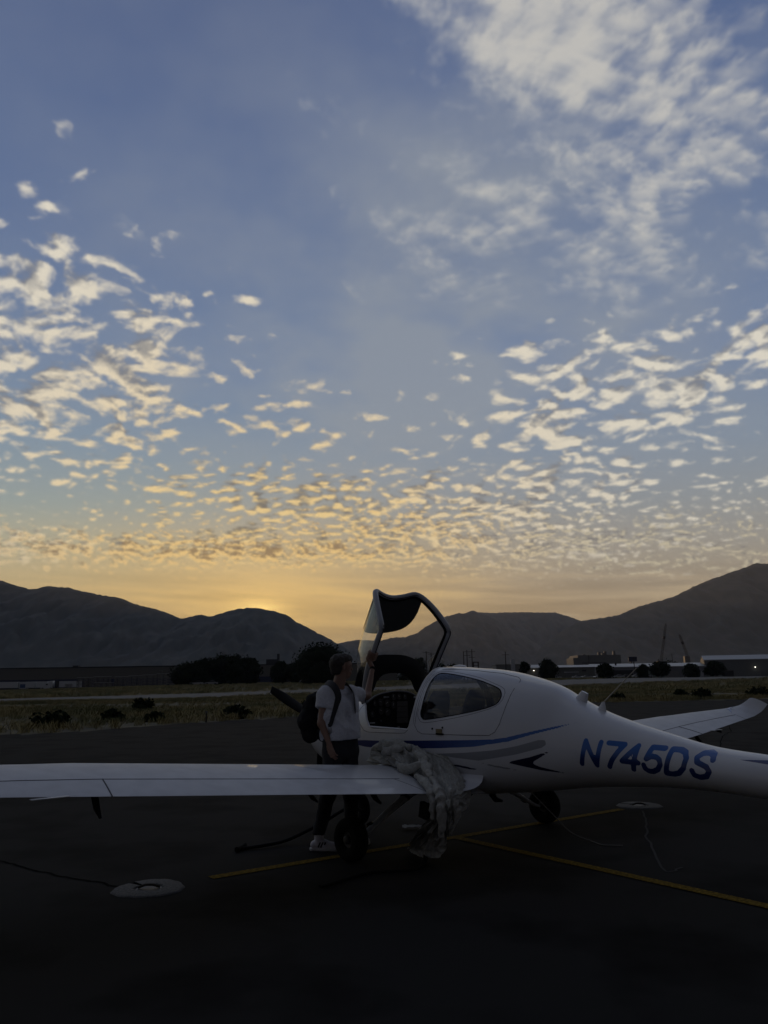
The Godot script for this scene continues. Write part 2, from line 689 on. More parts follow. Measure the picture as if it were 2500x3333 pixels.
func land() -> void:
	var soil := mat(0.11, 0.095, 0.045, 0.95)
	grain(soil, 5, 0.02, 0.55, 1.25, 0.03)
	var g := MB.new()
	var rows := []
	var rad := [0.0, 12.0, 22.0, 40.0, 70.0, 110.0, 140.0, 170.0, 200.0, 230.0, 260.0, 300.0, 360.0, 500.0, 900.0, 2000.0, 5000.0, 14000.0]
	for r in rad:
		var row := PackedVector3Array()
		for i in 128:
			var a := TAU * i / 128.0
			var x: float = r * sin(a)
			var d: float = r * cos(a)
			row.append(Vector3(x, gh(x, d), -d))
		rows.append(row)
	g.sheet(rows, true, Vector3.UP)
	struct("ground", g, soil)
	# the apron: old dark asphalt, its far edge ragged where the grass starts
	var asph := mat(0.046, 0.0445, 0.042, 0.92)
	asph.metallic_specular = 0.15
	grain(asph, 8, 0.012, 0.62, 1.3, 0.11, 512, 5)
	asph.detail_enabled = true
	asph.detail_blend_mode = BaseMaterial3D.BLEND_MODE_MUL
	asph.detail_uv_layer = BaseMaterial3D.DETAIL_UV_2
	asph.uv2_triplanar = true
	asph.uv2_world_triplanar = true
	asph.uv2_scale = Vector3.ONE * 1.3
	var dt := NoiseTexture2D.new()
	dt.width = 1024
	dt.height = 1024
	dt.seamless = true
	dt.noise = noise(9, 0.16, 3)
	var dg := Gradient.new()
	dg.set_color(0, Color(0.45, 0.45, 0.45))
	dg.set_color(1, Color(1, 1, 1))
	dt.color_ramp = dg
	asph.detail_albedo = dt
	M.asphalt = asph
	var edge := [Vector2(-70, 9), Vector2(-40, 19), Vector2(-22, 25.0), Vector2(-13.6, 27.6), Vector2(-12, 27.9), Vector2(-10.8, 29.6), Vector2(-8.3, 34.2), Vector2(-5.5, 37.0), Vector2(1.0, 46.0), Vector2(8.8, 54.5), Vector2(15.6, 55.0), Vector2(27.3, 57.0), Vector2(45, 60), Vector2(90, 62), Vector2(160, 40)]
	var ap := MB.new()
	var wob := noise(77, 0.35, 3)
	var far := []
	for i in 180:
		var t := i / 179.0 * (edge.size() - 1)
		var k := mini(int(t), edge.size() - 2)
		var p: Vector2 = edge[k].lerp(edge[k + 1], t - k)
		far.append(Vector3(p.x, 0.004, -p.y + wob.get_noise_2d(p.x * 3.0, p.y) * 1.3))
	var near := []
	var mid := []
	for p in far:
		mid.append(Vector3(p.x * 0.55, 0.004, p.z * 0.4))
		near.append(Vector3(p.x, 0.004, 45.0))
	ap.sheet([near, mid, far], false, Vector3.UP)
	struct("apron", ap, asph)
	# the taxiway across the grass
	var tx := MB.new()
	var tl := []
	var tr := []
	for i in 60:
		var l := 60.0 - i * 7.0
		var a := AW(105.0 + maxf(-l, 0.0) * 0.22, l)
		var b := AW(79.0 + maxf(-l, 0.0) * 0.10, l)
		tl.append(Vector3(a.x, gh(a.x, -a.z) + 0.02, a.z))
		tr.append(Vector3(b.x, gh(b.x, -b.z) + 0.02, b.z))
	tx.sheet([tl, tr], false, Vector3.UP)
	var tm := mat(0.115, 0.112, 0.105, 0.85)
	grain(tm, 14, 0.02, 0.75, 1.1, 0.05)
	struct("taxiway", tx, tm)
	# painted tee that the aeroplane is parked on
	var paint := mat(0.30, 0.19, 0.022, 0.9)
	paint.metallic_specular = 0.15
	grain(paint, 15, 0.05, 0.45, 1.1, 1.1)
	var ln := MB.new()
	strip(ln, [AW(0.369, 2.637), AW(0.27, 1.3), AW(0.152, -0.06)], 0.115, 0.009)
	strip(ln, [AW(0.152, -0.06), AW(0.05, -1.45), AW(-0.047, -2.8)], 0.115, 0.009)
	struct("wing_line", ln, paint)
	var l2 := MB.new()
	strip(l2, [AW(0.10, -0.055), AW(-1.5, 0.05), AW(-3.17, 0.168), AW(-6.5, 0.40)], 0.115, 0.010)
	struct("centre_line", l2, paint)
	# tar-sealed cracks
	var tar := mat(0.008, 0.008, 0.008, 0.95)
	tar.metallic_specular = 0.05
	for path in [[Vector3(-4.9, 0, -8.9), Vector3(-3.65, 0, -7.89), Vector3(-2.9, 0, -7.3), Vector3(-2.15, 0, -6.85)], [Vector3(7.6, 0, -18.7), Vector3(8.0, 0, -19.7), Vector3(9.2, 0, -22.4), Vector3(10.6, 0, -25.2), Vector3(13.5, 0, -33.0)], [Vector3(-9, 0, -17.3), Vector3(-5.2, 0, -18.0), Vector3(-2.9, 0, -18.9)]]:
		var cm := MB.new()
		var pts := []
		for i in 41:
			var q: Vector3 = crom(path, i / 40.0)
			pts.append(q + Vector3(wob.get_noise_2d(q.x * 9.0, q.z * 9.0), 0, wob.get_noise_2d(q.x * 9.0 + 50.0, q.z * 9.0)) * 0.05)
		strip(cm, pts, 0.025, 0.008)
		struct("crack", cm, tar)
	var pale := mat(0.075, 0.073, 0.07, 0.95)
	pale.metallic_specular = 0.1
	var pc := MB.new()
	var pts2 := []
	for i in 25:
		var q2: Vector3 = crom([AW(-0.30, -2.9), AW(-0.8, -2.1), AW(-1.4, -1.2), AW(-2.1, -0.3), AW(-2.15, -0.5)], i / 24.0)
		pts2.append(q2 + Vector3(wob.get_noise_2d(q2.x * 20.0, q2.z * 20.0), 0, 0) * 0.05)
	strip(pc, pts2, 0.022, 0.008)
	struct("pale_crack", pc, pale)
	mountains()
	grass()


func strip(mb: MB, pts: Array, width: float, y: float) -> void:
	var a := []
	var b := []
	for i in pts.size():
		var t: Vector3 = (pts[mini(i + 1, pts.size() - 1)] - pts[maxi(i - 1, 0)]).normalized()
		var s := Vector3(-t.z, 0, t.x) * width * 0.5
		var p: Vector3 = pts[i]
		a.append(Vector3(p.x, y, p.z) + s)
		b.append(Vector3(p.x, y, p.z) - s)
	mb.sheet([a, b], false, Vector3.UP)


func mountain(called: String, pts: Array, depth: float, sd: int, tint: Color) -> void:
	var n1 := noise(sd, 0.004, 5)
	var n2 := noise(sd + 1, 0.02, 4)
	var n3 := noise(sd + 2, 0.0011, 3)
	var mb := MB.new()
	var m := vmat(0.95)
	var cols := []
	var len := 0.0
	var cum := [0.0]
	for i in range(1, pts.size()):
		len += (pts[i] - pts[i - 1]).length()
		cum.append(len)
	var nx := int(len / 14.0)
	var front := 30
	var rows := []
	for j in front + 6:
		rows.append(PackedVector3Array())
	for i in nx + 1:
		var s := len * i / nx
		var k := 1
		while k < cum.size() - 1 and cum[k] < s:
			k += 1
		var p: Vector2 = pts[k - 1].lerp(pts[k], (s - cum[k - 1]) / (cum[k] - cum[k - 1]))
		var h := p.y + n2.get_noise_1d(p.x * 1.4) * 5.0 + n2.get_noise_1d(p.x * 9.0) * 2.0
		for j in front + 6:
			var f := (j - 5.0) / front
			if j < 5:
				f = (j - 5.0) / 5.0
			var z := depth - f * (500.0 + h * 1.9) if f >= 0.0 else depth - f * (h * 1.6)
			var y := h * pow(1.0 - absf(f), 1.15)
			# spurs and gullies that run down the slope
			var e := 1.0 - absf(2.0 * minf(absf(f) * 1.15, 1.0) - 1.0)
			y += h * 0.10 * e * (1.0 - absf(n1.get_noise_2d(p.x * 1.5, z * 0.45)) * 3.0)
			y += h * 0.025 * e * n2.get_noise_2d(p.x, z * 0.6)
			rows[j].append(Vector3(p.x + f * 60.0 * n3.get_noise_2d(p.x, z), y - 3.0 * absf(f), -z))
	mb.sheet(rows, false, Vector3(0, 1, 0.3))
	# dry slopes with darker scrub, as the ground there is
	for q in mb.v.size():
		var p3 := mb.v[q]
		var t := clampf(0.5 + n2.get_noise_2d(p3.x * 0.8, p3.z * 0.5) * 1.3 + n1.get_noise_2d(p3.x, p3.y * 3.0) * 0.8, 0.0, 1.0)
		mb.c[q] = Color(0.022, 0.026, 0.018).lerp(tint, t)
	struct(called, mb, m)


func mountains() -> void:
	var l := []
	for p in [[-4051, 366], [-3183, 501], [-2604, 578], [-2219, 539], [-1977, 520], [-1771, 483], [-1628, 436], [-1545, 453], [-1449, 442], [-1341, 414], [-1216, 393], [-1113, 352], [-1049, 341], [-974, 313], [-927, 292], [-859, 311], [-790, 302], [-701, 331], [-661, 335], [-616, 340], [-543, 331], [-478, 315], [-434, 294], [-395, 267], [-278, 206], [-216, 172], [-133, 115], [-51, 44], [10, -6]]:
		l.append(Vector2(p[0], p[1]))
	mountain("mountain", l, 3600.0, 101, Color(0.068, 0.062, 0.046))
	var c := []
	for p in [[-540, 58], [-415, 178], [-312, 249], [-191, 269], [-33, 261], [29, 280], [127, 284], [210, 309], [250, 340], [323, 381], [396, 413], [486, 435], [520, 430], [569, 451], [637, 428], [704, 399], [795, 342], [931, 261], [1085, 159], [1254, 58], [1331, -4]]:
		c.append(Vector2(p[0], p[1]))
	mountain("mountain", c, 5200.0, 201, Color(0.075, 0.066, 0.05))
	var b := []
	for p in [[289, 397], [598, 532], [831, 588], [950, 581], [1135, 584], [1293, 582], [1505, 575], [1617, 541], [1722, 501], [1907, 435], [2142, 338], [2399, 202], [2797, 58]]:
		b.append(Vector2(p[0], p[1]))
	mountain("mountain", b, 7000.0, 301, Color(0.075, 0.066, 0.05))
	var r := []
	for p in [[617, -4], [733, 58], [820, 128], [909, 205], [1018, 280], [1107, 321], [1195, 332], [1321, 351], [1443, 398], [1646, 451], [1771, 510], [1881, 551], [1991, 586], [2144, 638], [2209, 633], [2412, 659], [2797, 610], [3473, 668], [4437, 533]]:
		r.append(Vector2(p[0], p[1]))
	mountain("mountain", r, 4500.0, 401, Color(0.068, 0.062, 0.046))
	var f := []
	for p in [[-1254, 280], [-747, 395], [-539, 430], [-331, 465], [-192, 460], [-57, 451], [154, 455], [500, 396], [868, 280]]:
		f.append(Vector2(p[0], p[1]))
	mountain("mountain", f, 9000.0, 501, Color(0.075, 0.066, 0.05))


func grass() -> void:
	var rng := RandomNumberGenerator.new()
	rng.seed = 4
	var blade := MB.new()
	for i in 22:
		var a := rng.randf() * TAU
		var o := Vector3(cos(a), 0, sin(a)) * rng.randf() * 0.30
		var h := rng.randf_range(0.5, 1.0)
		var lean := Vector3(rng.randf_range(-0.3, 0.3), 0, rng.randf_range(-0.3, 0.3))
		var sd := Vector3(cos(a * 3.0), 0, sin(a * 3.0)) * 0.010
		var top := o + lean * h + Vector3(0, h, 0)
		var nm := Vector3(sd.z, 0.4, -sd.x).normalized()
		blade.tri(o - sd, o + sd, top, nm, nm, nm)
		blade.tri(o + lean * h * 0.5 + Vector3(0, h * 0.5, 0) - sd * 1.6, o + lean * h * 0.5 + Vector3(0, h * 0.5, 0) + sd * 1.6, top + lean * 0.1, nm, nm, nm)
	var patch := noise(91, 0.035, 4)
	var tone := noise(92, 0.09, 3)
	var xf := []
	var cl := []
	for i in 92000:
		var near := i < 62000
		var dep := lerpf(22.0, 112.0, sqrt(rng.randf())) if near else lerpf(100.0, 330.0, rng.randf())
		var x := rng.randf_range(-0.72, 0.72) * dep
		# on the grass only: beyond the apron's edge, not on the taxiway
		var f := -C50 * (x - 0.738) + S50 * (dep - 8.55)
		var l := -S50 * (x - 0.738) - C50 * (dep - 8.55)
		if dep < apron_edge(x) + tone.get_noise_2d(x * 5.0, dep * 5.0) * 1.2:
			continue
		if f > 78.0 + maxf(-l, 0.0) * 0.10 and f < 106.0 + maxf(-l, 0.0) * 0.22:
			continue
		var pn := patch.get_noise_2d(x * 0.7, dep * 1.5)
		if rng.randf() > 0.72 + pn * 1.3:
			continue
		var s := rng.randf_range(0.14, 0.27) * (1.0 + 0.9 * maxf(pn, 0.0)) if near else rng.randf_range(0.3, 0.6)
		var bs := Basis(Vector3.UP, rng.randf() * TAU).scaled(Vector3(s * (2.6 if near else 4.0), s * 1.15, s * (2.6 if near else 4.0)))
		xf.append(Transform3D(bs, W(x, dep)))
		var t := clampf(0.5 + tone.get_noise_2d(x, dep) * 1.6, 0.0, 1.0)
		cl.append(Color(0.17, 0.16, 0.055).lerp(Color(0.34, 0.27, 0.105), t) * rng.randf_range(0.7, 1.15))
	var mm := MultiMesh.new()
	mm.transform_format = MultiMesh.TRANSFORM_3D
	mm.use_colors = true
	mm.mesh = blade.mesh()
	mm.instance_count = xf.size()
	for i in xf.size():
		mm.set_instance_transform(i, xf[i])
		mm.set_instance_color(i, cl[i])
	var o := MultiMeshInstance3D.new()
	o.name = "grass"
	o.multimesh = mm
	var gm := vmat(0.9)
	o.material_override = gm
	add_child(o)
	o.set_meta("kind", "stuff")
	tag(o, "dry yellow green grass and weeds on the airfield beyond the asphalt", "grass")


func apron_edge(x: float) -> float:
	var e := [[-70, 9], [-40, 19], [-22, 25], [-13.6, 27.6], [-12, 27.9], [-10.8, 29.6], [-8.3, 34.2], [-5.5, 37], [1, 46], [8.8, 54.5], [15.6, 55], [27.3, 57], [45, 60], [90, 62], [160, 40]]
	for i in range(1, e.size()):
		if x <= e[i][0]:
			return lerpf(e[i - 1][1], e[i][1], clampf((x - e[i - 1][0]) / (e[i][0] - e[i - 1][0]), 0.0, 1.0))
	return 60.0


# ---------------------------------------------------------------- the aeroplane
# stations along the fuselage: forward, top, bottom, half width, height of the widest line, roundness above and below
const ST := [
	[2.30, 1.277, 0.904, 0.19, 1.09, 2.0, 2.0], [2.24, 1.327, 0.814, 0.33, 1.08, 2.1, 2.1], [2.10, 1.362, 0.704, 0.43, 1.06, 2.2, 2.2],
	[1.85, 1.382, 0.604, 0.50, 1.04, 2.3, 2.4], [1.50, 1.407, 0.534, 0.55, 1.02, 2.4, 2.6], [1.20, 1.447, 0.494, 0.575, 1.01, 2.4, 2.8],
	[0.80, 1.597, 0.484, 0.59, 1.01, 2.3, 3.0], [0.45, 1.707, 0.484, 0.595, 1.01, 2.3, 3.0], [0.25, 1.740, 0.484, 0.595, 1.01, 2.3, 3.0],
	[0.0, 1.742, 0.484, 0.59, 1.01, 2.3, 3.0], [-0.355, 1.720, 0.499, 0.572, 1.01, 2.3, 2.8], [-0.685, 1.692, 0.529, 0.545, 1.01, 2.25, 2.6],
	[-0.985, 1.637, 0.564, 0.50, 1.01, 2.2, 2.5], [-1.335, 1.532, 0.614, 0.435, 1.0, 2.15, 2.4], [-1.535, 1.432, 0.646, 0.395, 0.99, 2.1, 2.3],
	[-1.755, 1.337, 0.674, 0.352, 0.98, 2.1, 2.2], [-2.105, 1.227, 0.706, 0.30, 0.955, 2.05, 2.1], [-2.425, 1.147, 0.726, 0.262, 0.93, 2.0, 2.0],
	[-2.755, 1.072, 0.729, 0.235, 0.90, 2.0, 2.0], [-3.215, 1.024, 0.709, 0.21, 0.866, 2.0, 2.0], [-3.985, 0.967, 0.684, 0.17, 0.83, 2.0, 2.0],
	[-5.40, 0.90, 0.684, 0.11, 0.79, 2.0, 2.0]]


func PL(f: float, l: float, up: float) -> Vector3:
	return Vector3(f, up, -l)


func station(x: float) -> Array:
	var n := ST.size()
	var i := 0
	while i < n - 2 and ST[i + 1][0] > x:
		i += 1
	var h: float = ST[i][0] - ST[i + 1][0]
	var s := clampf((ST[i][0] - x) / h, 0.0, 1.0)
	var o := []
	for k in 7:
		var m0: float
		var m1: float
		var d: float = (ST[i + 1][k] - ST[i][k]) / h
		if i == 0:
			m0 = d
		else:
			var hp: float = ST[i - 1][0] - ST[i][0]
			m0 = ((ST[i][k] - ST[i - 1][k]) / hp * h + d * hp) / (h + hp)
		if i == n - 2:
			m1 = d
		else:
			var hn: float = ST[i + 1][0] - ST[i + 2][0]
			m1 = (d * hn + (ST[i + 2][k] - ST[i + 1][k]) / hn * h) / (h + hn)
		var s2 := s * s
		var s3 := s2 * s
		o.append((2 * s3 - 3 * s2 + 1) * ST[i][k] + (s3 - 2 * s2 + s) * h * m0 + (3 * s2 - 2 * s3) * ST[i + 1][k] + (s3 - s2) * h * m1)
	return o


# half width of the skin at a height
func half_at(x: float, z: float) -> float:
	var s := station(x)
	var q: float = (z - s[4]) / (s[1] - s[4]) if z >= s[4] else (s[4] - z) / (s[4] - s[2])
	var n: float = s[5] if z >= s[4] else s[6]
	return s[3] * pow(maxf(1.0 - pow(minf(absf(q), 1.0), n), 0.0), 1.0 / n)


func skin(side: float, xs: PackedFloat32Array, steps: int, inset := 0.0) -> MB:
	var mb := MB.new()
	var rows := []
	for x in xs:
		var s := station(x)
		var row := PackedVector3Array()
		for i in steps + 1:
			var a := PI * i / steps
			var n: float = s[5] if i * 2 <= steps else s[6]
			var w: float = (s[3] - inset) * pow(absf(sin(a)), 2.0 / n)
			var c := pow(absf(cos(a)), 2.0 / n)
			var z: float = s[4] + (s[1] - inset - s[4]) * c if i * 2 <= steps else s[4] - (s[4] - s[2] - inset) * c
			row.append(PL(x, w * side, z))
		rows.append(row)
	mb.sheet(rows, false, PL(0, side, 0.0))
	return mb


# signed distance to a closed outline, negative inside
func outline(p: PackedVector2Array, q: Vector2) -> float:
	var d := 1e9
	var ins := false
	var j := p.size() - 1
	for i in p.size():
		var a := p[i]
		var b := p[j]
		var e := b - a
		var w := q - a
		var t := clampf(w.dot(e) / e.dot(e), 0.0, 1.0)
		d = minf(d, (w - e * t).length_squared())
		if (a.y > q.y) != (b.y > q.y) and q.x < (b.x - a.x) * (q.y - a.y) / (b.y - a.y) + a.x:
			ins = not ins
		j = i
	return -sqrt(d) if ins else sqrt(d)


func poly(a: Array, smooth := 0) -> PackedVector2Array:
	var o := PackedVector2Array()
	for i in range(0, a.size(), 2):
		o.append(Vector2(a[i], a[i + 1]))
	if smooth == 0:
		return o
	var r := PackedVector2Array()
	var n := o.size()
	for i in n:
		for k in smooth:
			var s := float(k) / smooth
			var p0 := o[(i + n - 1) % n]
			var p1 := o[i]
			var p2 := o[(i + 1) % n]
			var p3 := o[(i + 2) % n]
			r.append(p1 + (p2 - p0) * 0.5 * s + (p0 * 2.0 - p1 * 5.0 + p2 * 4.0 - p3) * 0.5 * s * s + (p1 * 3.0 - p0 - p2 * 3.0 + p3) * 0.5 * s * s * s)
	return r


# cuts a mesh along f = 0: [what is inside, what is left]
func cut(src: MB, f: Callable, lo: Vector2, hi: Vector2, flat_axes := Vector2i(0, 1)) -> Array:
	var a := MB.new()
	var b := MB.new()
	var ax := flat_axes.x
	var ay := flat_axes.y
	for k in range(0, src.v.size(), 3):
		var p0 := src.v[k]
		var p1 := src.v[k + 1]
		var p2 := src.v[k + 2]
		if (p0[ax] < lo.x and p1[ax] < lo.x and p2[ax] < lo.x) or (p0[ax] > hi.x and p1[ax] > hi.x and p2[ax] > hi.x) or (p0[ay] < lo.y and p1[ay] < lo.y and p2[ay] < lo.y) or (p0[ay] > hi.y and p1[ay] > hi.y and p2[ay] > hi.y):
			b.v.append_array([p0, p1, p2])
			b.n.append_array([src.n[k], src.n[k + 1], src.n[k + 2]])
			continue
		var d := [f.call(p0), f.call(p1), f.call(p2)]
		var inn := 0
		for x in d:
			if x < 0.0:
				inn += 1
		if inn == 0 or inn == 3:
			var to := a if inn == 3 else b
			to.v.append_array([p0, p1, p2])
			to.n.append_array([src.n[k], src.n[k + 1], src.n[k + 2]])
			continue
		# the one vertex that is alone on its side
		var solo := 0
		for i in 3:
			if (d[i] < 0.0) == (inn == 1):
				solo = i
		var i0 := k + solo
		var i1 := k + (solo + 1) % 3
		var i2 := k + (solo + 2) % 3
		var t1: float = d[solo] / (d[solo] - d[(solo + 1) % 3])
		var t2: float = d[solo] / (d[solo] - d[(solo + 2) % 3])
		var m1 := src.v[i0].lerp(src.v[i1], t1)
		var m2 := src.v[i0].lerp(src.v[i2], t2)
		var n1 := src.n[i0].lerp(src.n[i1], t1)
		var n2 := src.n[i0].lerp(src.n[i2], t2)
		var one := a if inn == 1 else b
		var two := b if inn == 1 else a
		one.v.append_array([src.v[i0], m1, m2])
		one.n.append_array([src.n[i0], n1, n2])
		two.v.append_array([m1, src.v[i1], src.v[i2], m1, src.v[i2], m2])
		two.n.append_array([n1, src.n[i1], src.n[i2], n1, src.n[i2], n2])
	for m in [a, b]:
		m.c.resize(m.v.size())
		m.c.fill(Color.WHITE)
	return [a, b]


func cut_poly(src: MB, p: PackedVector2Array, pad := 0.0) -> Array:
	var lo := p[0]
	var hi := p[0]
	for q in p:
		lo = lo.min(q)
		hi = hi.max(q)
	return cut(src, func(v: Vector3) -> float: return outline(p, Vector2(v.x, v.y)) - pad, lo - Vector2.ONE * pad, hi + Vector2.ONE * pad)


# strokes of half width r
func cut_strokes(src: MB, segs: Array, r: float) -> Array:
	var lo := Vector2(1e9, 1e9)
	var hi := -lo
	for s in segs:
		for q in s:
			lo = lo.min(q)
			hi = hi.max(q)
	var f := func(v: Vector3) -> float:
		var d := 1e9
		var q := Vector2(v.x, v.y)
		for s in segs:
			for i in range(1, s.size()):
				var e: Vector2 = s[i] - s[i - 1]
				var w: Vector2 = q - s[i - 1]
				var t := clampf(w.dot(e) / e.dot(e), 0.0, 1.0)
				d = minf(d, (w - e * t).length_squared())
		return sqrt(d) - r
	return cut(src, f, lo - Vector2(r, r), hi + Vector2(r, r))


# a path in side view laid on the skin
func on_skin(p: PackedVector2Array, side := 1.0, out := 0.0) -> PackedVector3Array:
	var o := PackedVector3Array()
	for q in p:
		o.append(PL(q.x, side * (half_at(q.x, q.y) + out), q.y))
	return o


func fade(mb: MB, axis: int, from: float, to: float, a: Color, b: Color) -> void:
	for i in mb.v.size():
		mb.c[i] = a.lerp(b, ss(from, to, mb.v[i][axis]) if from < to else 1.0 - ss(to, from, mb.v[i][axis]))


func aeroplane() -> void:
	var white := mat(0.62, 0.63, 0.65, 0.32)
	white.clearcoat_enabled = true
	white.clearcoat = 0.25
	white.clearcoat_roughness = 0.08
	grain(white, 33, 0.01, 0.93, 1.0, 0.5, 256, 3)
	M.white = white
	var pnt := vmat(0.3)
	pnt.clearcoat_enabled = true
	pnt.clearcoat = 0.25
	pnt.clearcoat_roughness = 0.08
	var seam := mat(0.02, 0.02, 0.024, 0.6)
	var black := mat(0.008, 0.008, 0.009, 0.75)
	black.metallic_specular = 0.25
	var rubber := mat(0.010, 0.010, 0.010, 0.85)
	rubber.metallic_specular = 0.2
	var alloy := mat(0.30, 0.30, 0.30, 0.5, 0.6)
	var glass := StandardMaterial3D.new()
	glass.transparency = BaseMaterial3D.TRANSPARENCY_ALPHA
	glass.albedo_color = Color(0.55, 0.56, 0.52, 0.10)
	glass.roughness = 0.03
	var tinted := StandardMaterial3D.new()
	tinted.transparency = BaseMaterial3D.TRANSPARENCY_ALPHA
	tinted.albedo_color = Color(0.10, 0.11, 0.12, 0.34)
	tinted.roughness = 0.03
	M.black = black
	M.rubber = rubber
	M.alloy = alloy
	M.seam = seam

	var pl := thing("aeroplane", "white low wing four seat aeroplane with blue stripes, canopy tipped open", "aeroplane", Vector3(0.738, 0, -8.55), 0.0)
	pl.basis = Basis(Vector3(-C50, 0, -S50), Vector3.UP, Vector3(S50, 0, -C50))

	# fuselage skin: fine on the side in view
	var xs := PackedFloat32Array()
	var x := 2.30
	while x > -3.5:
		xs.append(x)
		x -= 0.016
	while x > -5.4:
		xs.append(x)
		x -= 0.1
	xs.append(-5.4)
	var xr := PackedFloat32Array()
	x = 2.30
	while x > -5.4:
		xr.append(x)
		x -= 0.03
	xr.append(-5.4)
	var left := skin(1.0, xs, 84)
	var right := skin(-1.0, xr, 48)
	var opening := poly([0.135, 1.117, 0.108, 1.148, 0.081, 1.244, 0.064, 1.364, 0.064, 1.55, 0.078, 1.66, 0.112, 1.735, 0.13, 1.90, 1.30, 1.90, 1.24, 1.42, 1.05, 1.395, 0.93, 1.345, 0.872, 1.285, 0.812, 1.193, 0.753, 1.127, 0.695, 1.113, 0.467, 1.113])
	left = cut_poly(left, opening)[1]
	right = cut_poly(right, opening)[1]
	var door := poly([0.026, 1.163, -0.019, 1.107, -0.082, 1.085, -0.378, 1.09, -0.653, 1.093, -0.901, 1.098, -0.964, 1.131, -1.006, 1.197, -1.035, 1.302, -1.049, 1.407, -1.051, 1.512, -1.046, 1.579, -1.025, 1.600, -0.977, 1.621, -0.788, 1.660, -0.45, 1.695, -0.15, 1.712, -0.02, 1.712, 0.015, 1.66, 0.012, 1.50, 0.012, 1.34])
	var win := poly([-0.042, 1.279, -0.070, 1.238, -0.124, 1.224, -0.366, 1.254, -0.633, 1.297, -0.832, 1.339, -0.938, 1.38, -0.964, 1.433, -0.945, 1.48, -0.896, 1.52, -0.768, 1.562, -0.613, 1.602, -0.339, 1.648, -0.119, 1.672, -0.045, 1.66, -0.033, 1.605, -0.042, 1.481, -0.045, 1.358], 3)
	var r := cut_poly(left, door)
	left = r[1]
	var dw := cut_poly(r[0], win)
	var rw := cut_poly(right, win)
	right = rw[1]
	# livery cut out of the skin, so that it lies flush
	var stripe := poly([2.15, 1.02, 1.6, 1.0, 0.975, 0.983, 0.392, 1.001, -0.025, 1.019, -0.397, 1.037, -0.734, 1.053, -0.937, 1.066, -1.083, 1.087, -1.349, 1.150, -1.569, 1.199, -1.745, 1.236, -1.572, 1.180, -1.35, 1.122, -1.104, 1.052, -0.732, 0.992, -0.394, 0.964, -0.022, 0.945, 0.42, 0.920, 0.80, 0.917, 1.2, 0.955, 1.7, 0.99])
	r = cut_poly(left, stripe)
	left = r[1]
	var navy := Color(0.005, 0.016, 0.12)
	var blue := Color(0.018, 0.105, 0.36)
	fade(r[0], 0, 0.1, -1.3, navy, blue)
	var body := obj("fuselage", left, white, pl)
	obj("stripe", r[0], pnt, body)
	var greys := [poly([-0.10, 0.885, -0.233, 0.903, -0.62, 0.933, -0.933, 0.968, -1.08, 0.994, -1.187, 1.016, -1.399, 1.074, -1.46, 1.078, -1.478, 1.041, -1.43, 1.011, -1.181, 0.944, -0.918, 0.895, -0.77, 0.869, -0.387, 0.887]), poly([-0.75, 0.860, -0.906, 0.840, -1.057, 0.824, -1.213, 0.798, -1.002, 0.813, -0.901, 0.824])]
	var darks := [poly([-1.065, 0.869, -1.31, 0.926, -1.542, 0.999, -1.407, 0.926, -1.345, 0.893, -1.33, 0.878, -1.345, 0.863, -1.39, 0.847, -1.645, 0.799, -1.396, 0.818, -1.181, 0.85]), poly([-0.2, 0.872, -0.451, 0.823, -0.599, 0.810, -0.79, 0.784, -0.644, 0.784, -0.486, 0.802, -0.2, 0.842])]
	for g in greys:
		r = cut_poly(left, g)
		left = r[1]
		fade(r[0], 0, 0.0, 1.0, Color(0.25, 0.26, 0.28), Color(0.25, 0.26, 0.28))
		obj("grey_swoosh", r[0], pnt, body)
	for g in darks:
		r = cut_poly(left, g)
		left = r[1]
		fade(r[0], 0, 0.0, 1.0, Color(0.004, 0.007, 0.035), Color(0.004, 0.007, 0.035))
		obj("chevron", r[0], pnt, body)
	r = cut_poly(left, poly([-3.057, 0.993, -3.27, 0.998, -3.9, 0.965, -4.6, 0.90, -4.6, 0.86, -3.9, 0.91, -3.27, 0.972]))
	left = r[1]
	fade(r[0], 0, -3.0, -4.5, Color(0.008, 0.02, 0.11), blue)
	obj("tail_flash", r[0], pnt, body)
	# registration
	var glyph := {
		"N": [[0, 0, 0, 1], [0, 1, 0.6, 0], [0.6, 0, 0.6, 1]],
		"7": [[0, 1, 0.62, 1, 0.44, 0.66, 0.28, 0.3, 0.2, 0]],
		"4": [[0.46, 0, 0.46, 1, 0.0, 0.3, 0.62, 0.3]],
		"5": [[0.58, 1, 0.14, 1, 0.05, 0.5, 0.2, 0.62, 0.38, 0.63, 0.53, 0.53, 0.6, 0.33, 0.53, 0.12, 0.36, 0.0, 0.2, 0.0, 0.06, 0.09, 0.0, 0.24]],
		"D": [[0, 0, 0, 1, 0.28, 1, 0.47, 0.92, 0.6, 0.7, 0.6, 0.3, 0.47, 0.08, 0.28, 0, 0, 0]],
		"S": [[0.58, 0.74, 0.51, 0.93, 0.32, 1.0, 0.14, 0.95, 0.03, 0.78, 0.09, 0.6, 0.28, 0.52, 0.46, 0.45, 0.59, 0.28, 0.52, 0.07, 0.3, 0.0, 0.1, 0.06, 0.0, 0.24]]}
	var starts := [["N", -1.812], ["7", -2.012], ["4", -2.160], ["5", -2.347], ["D", -2.535], ["S", -2.738]]
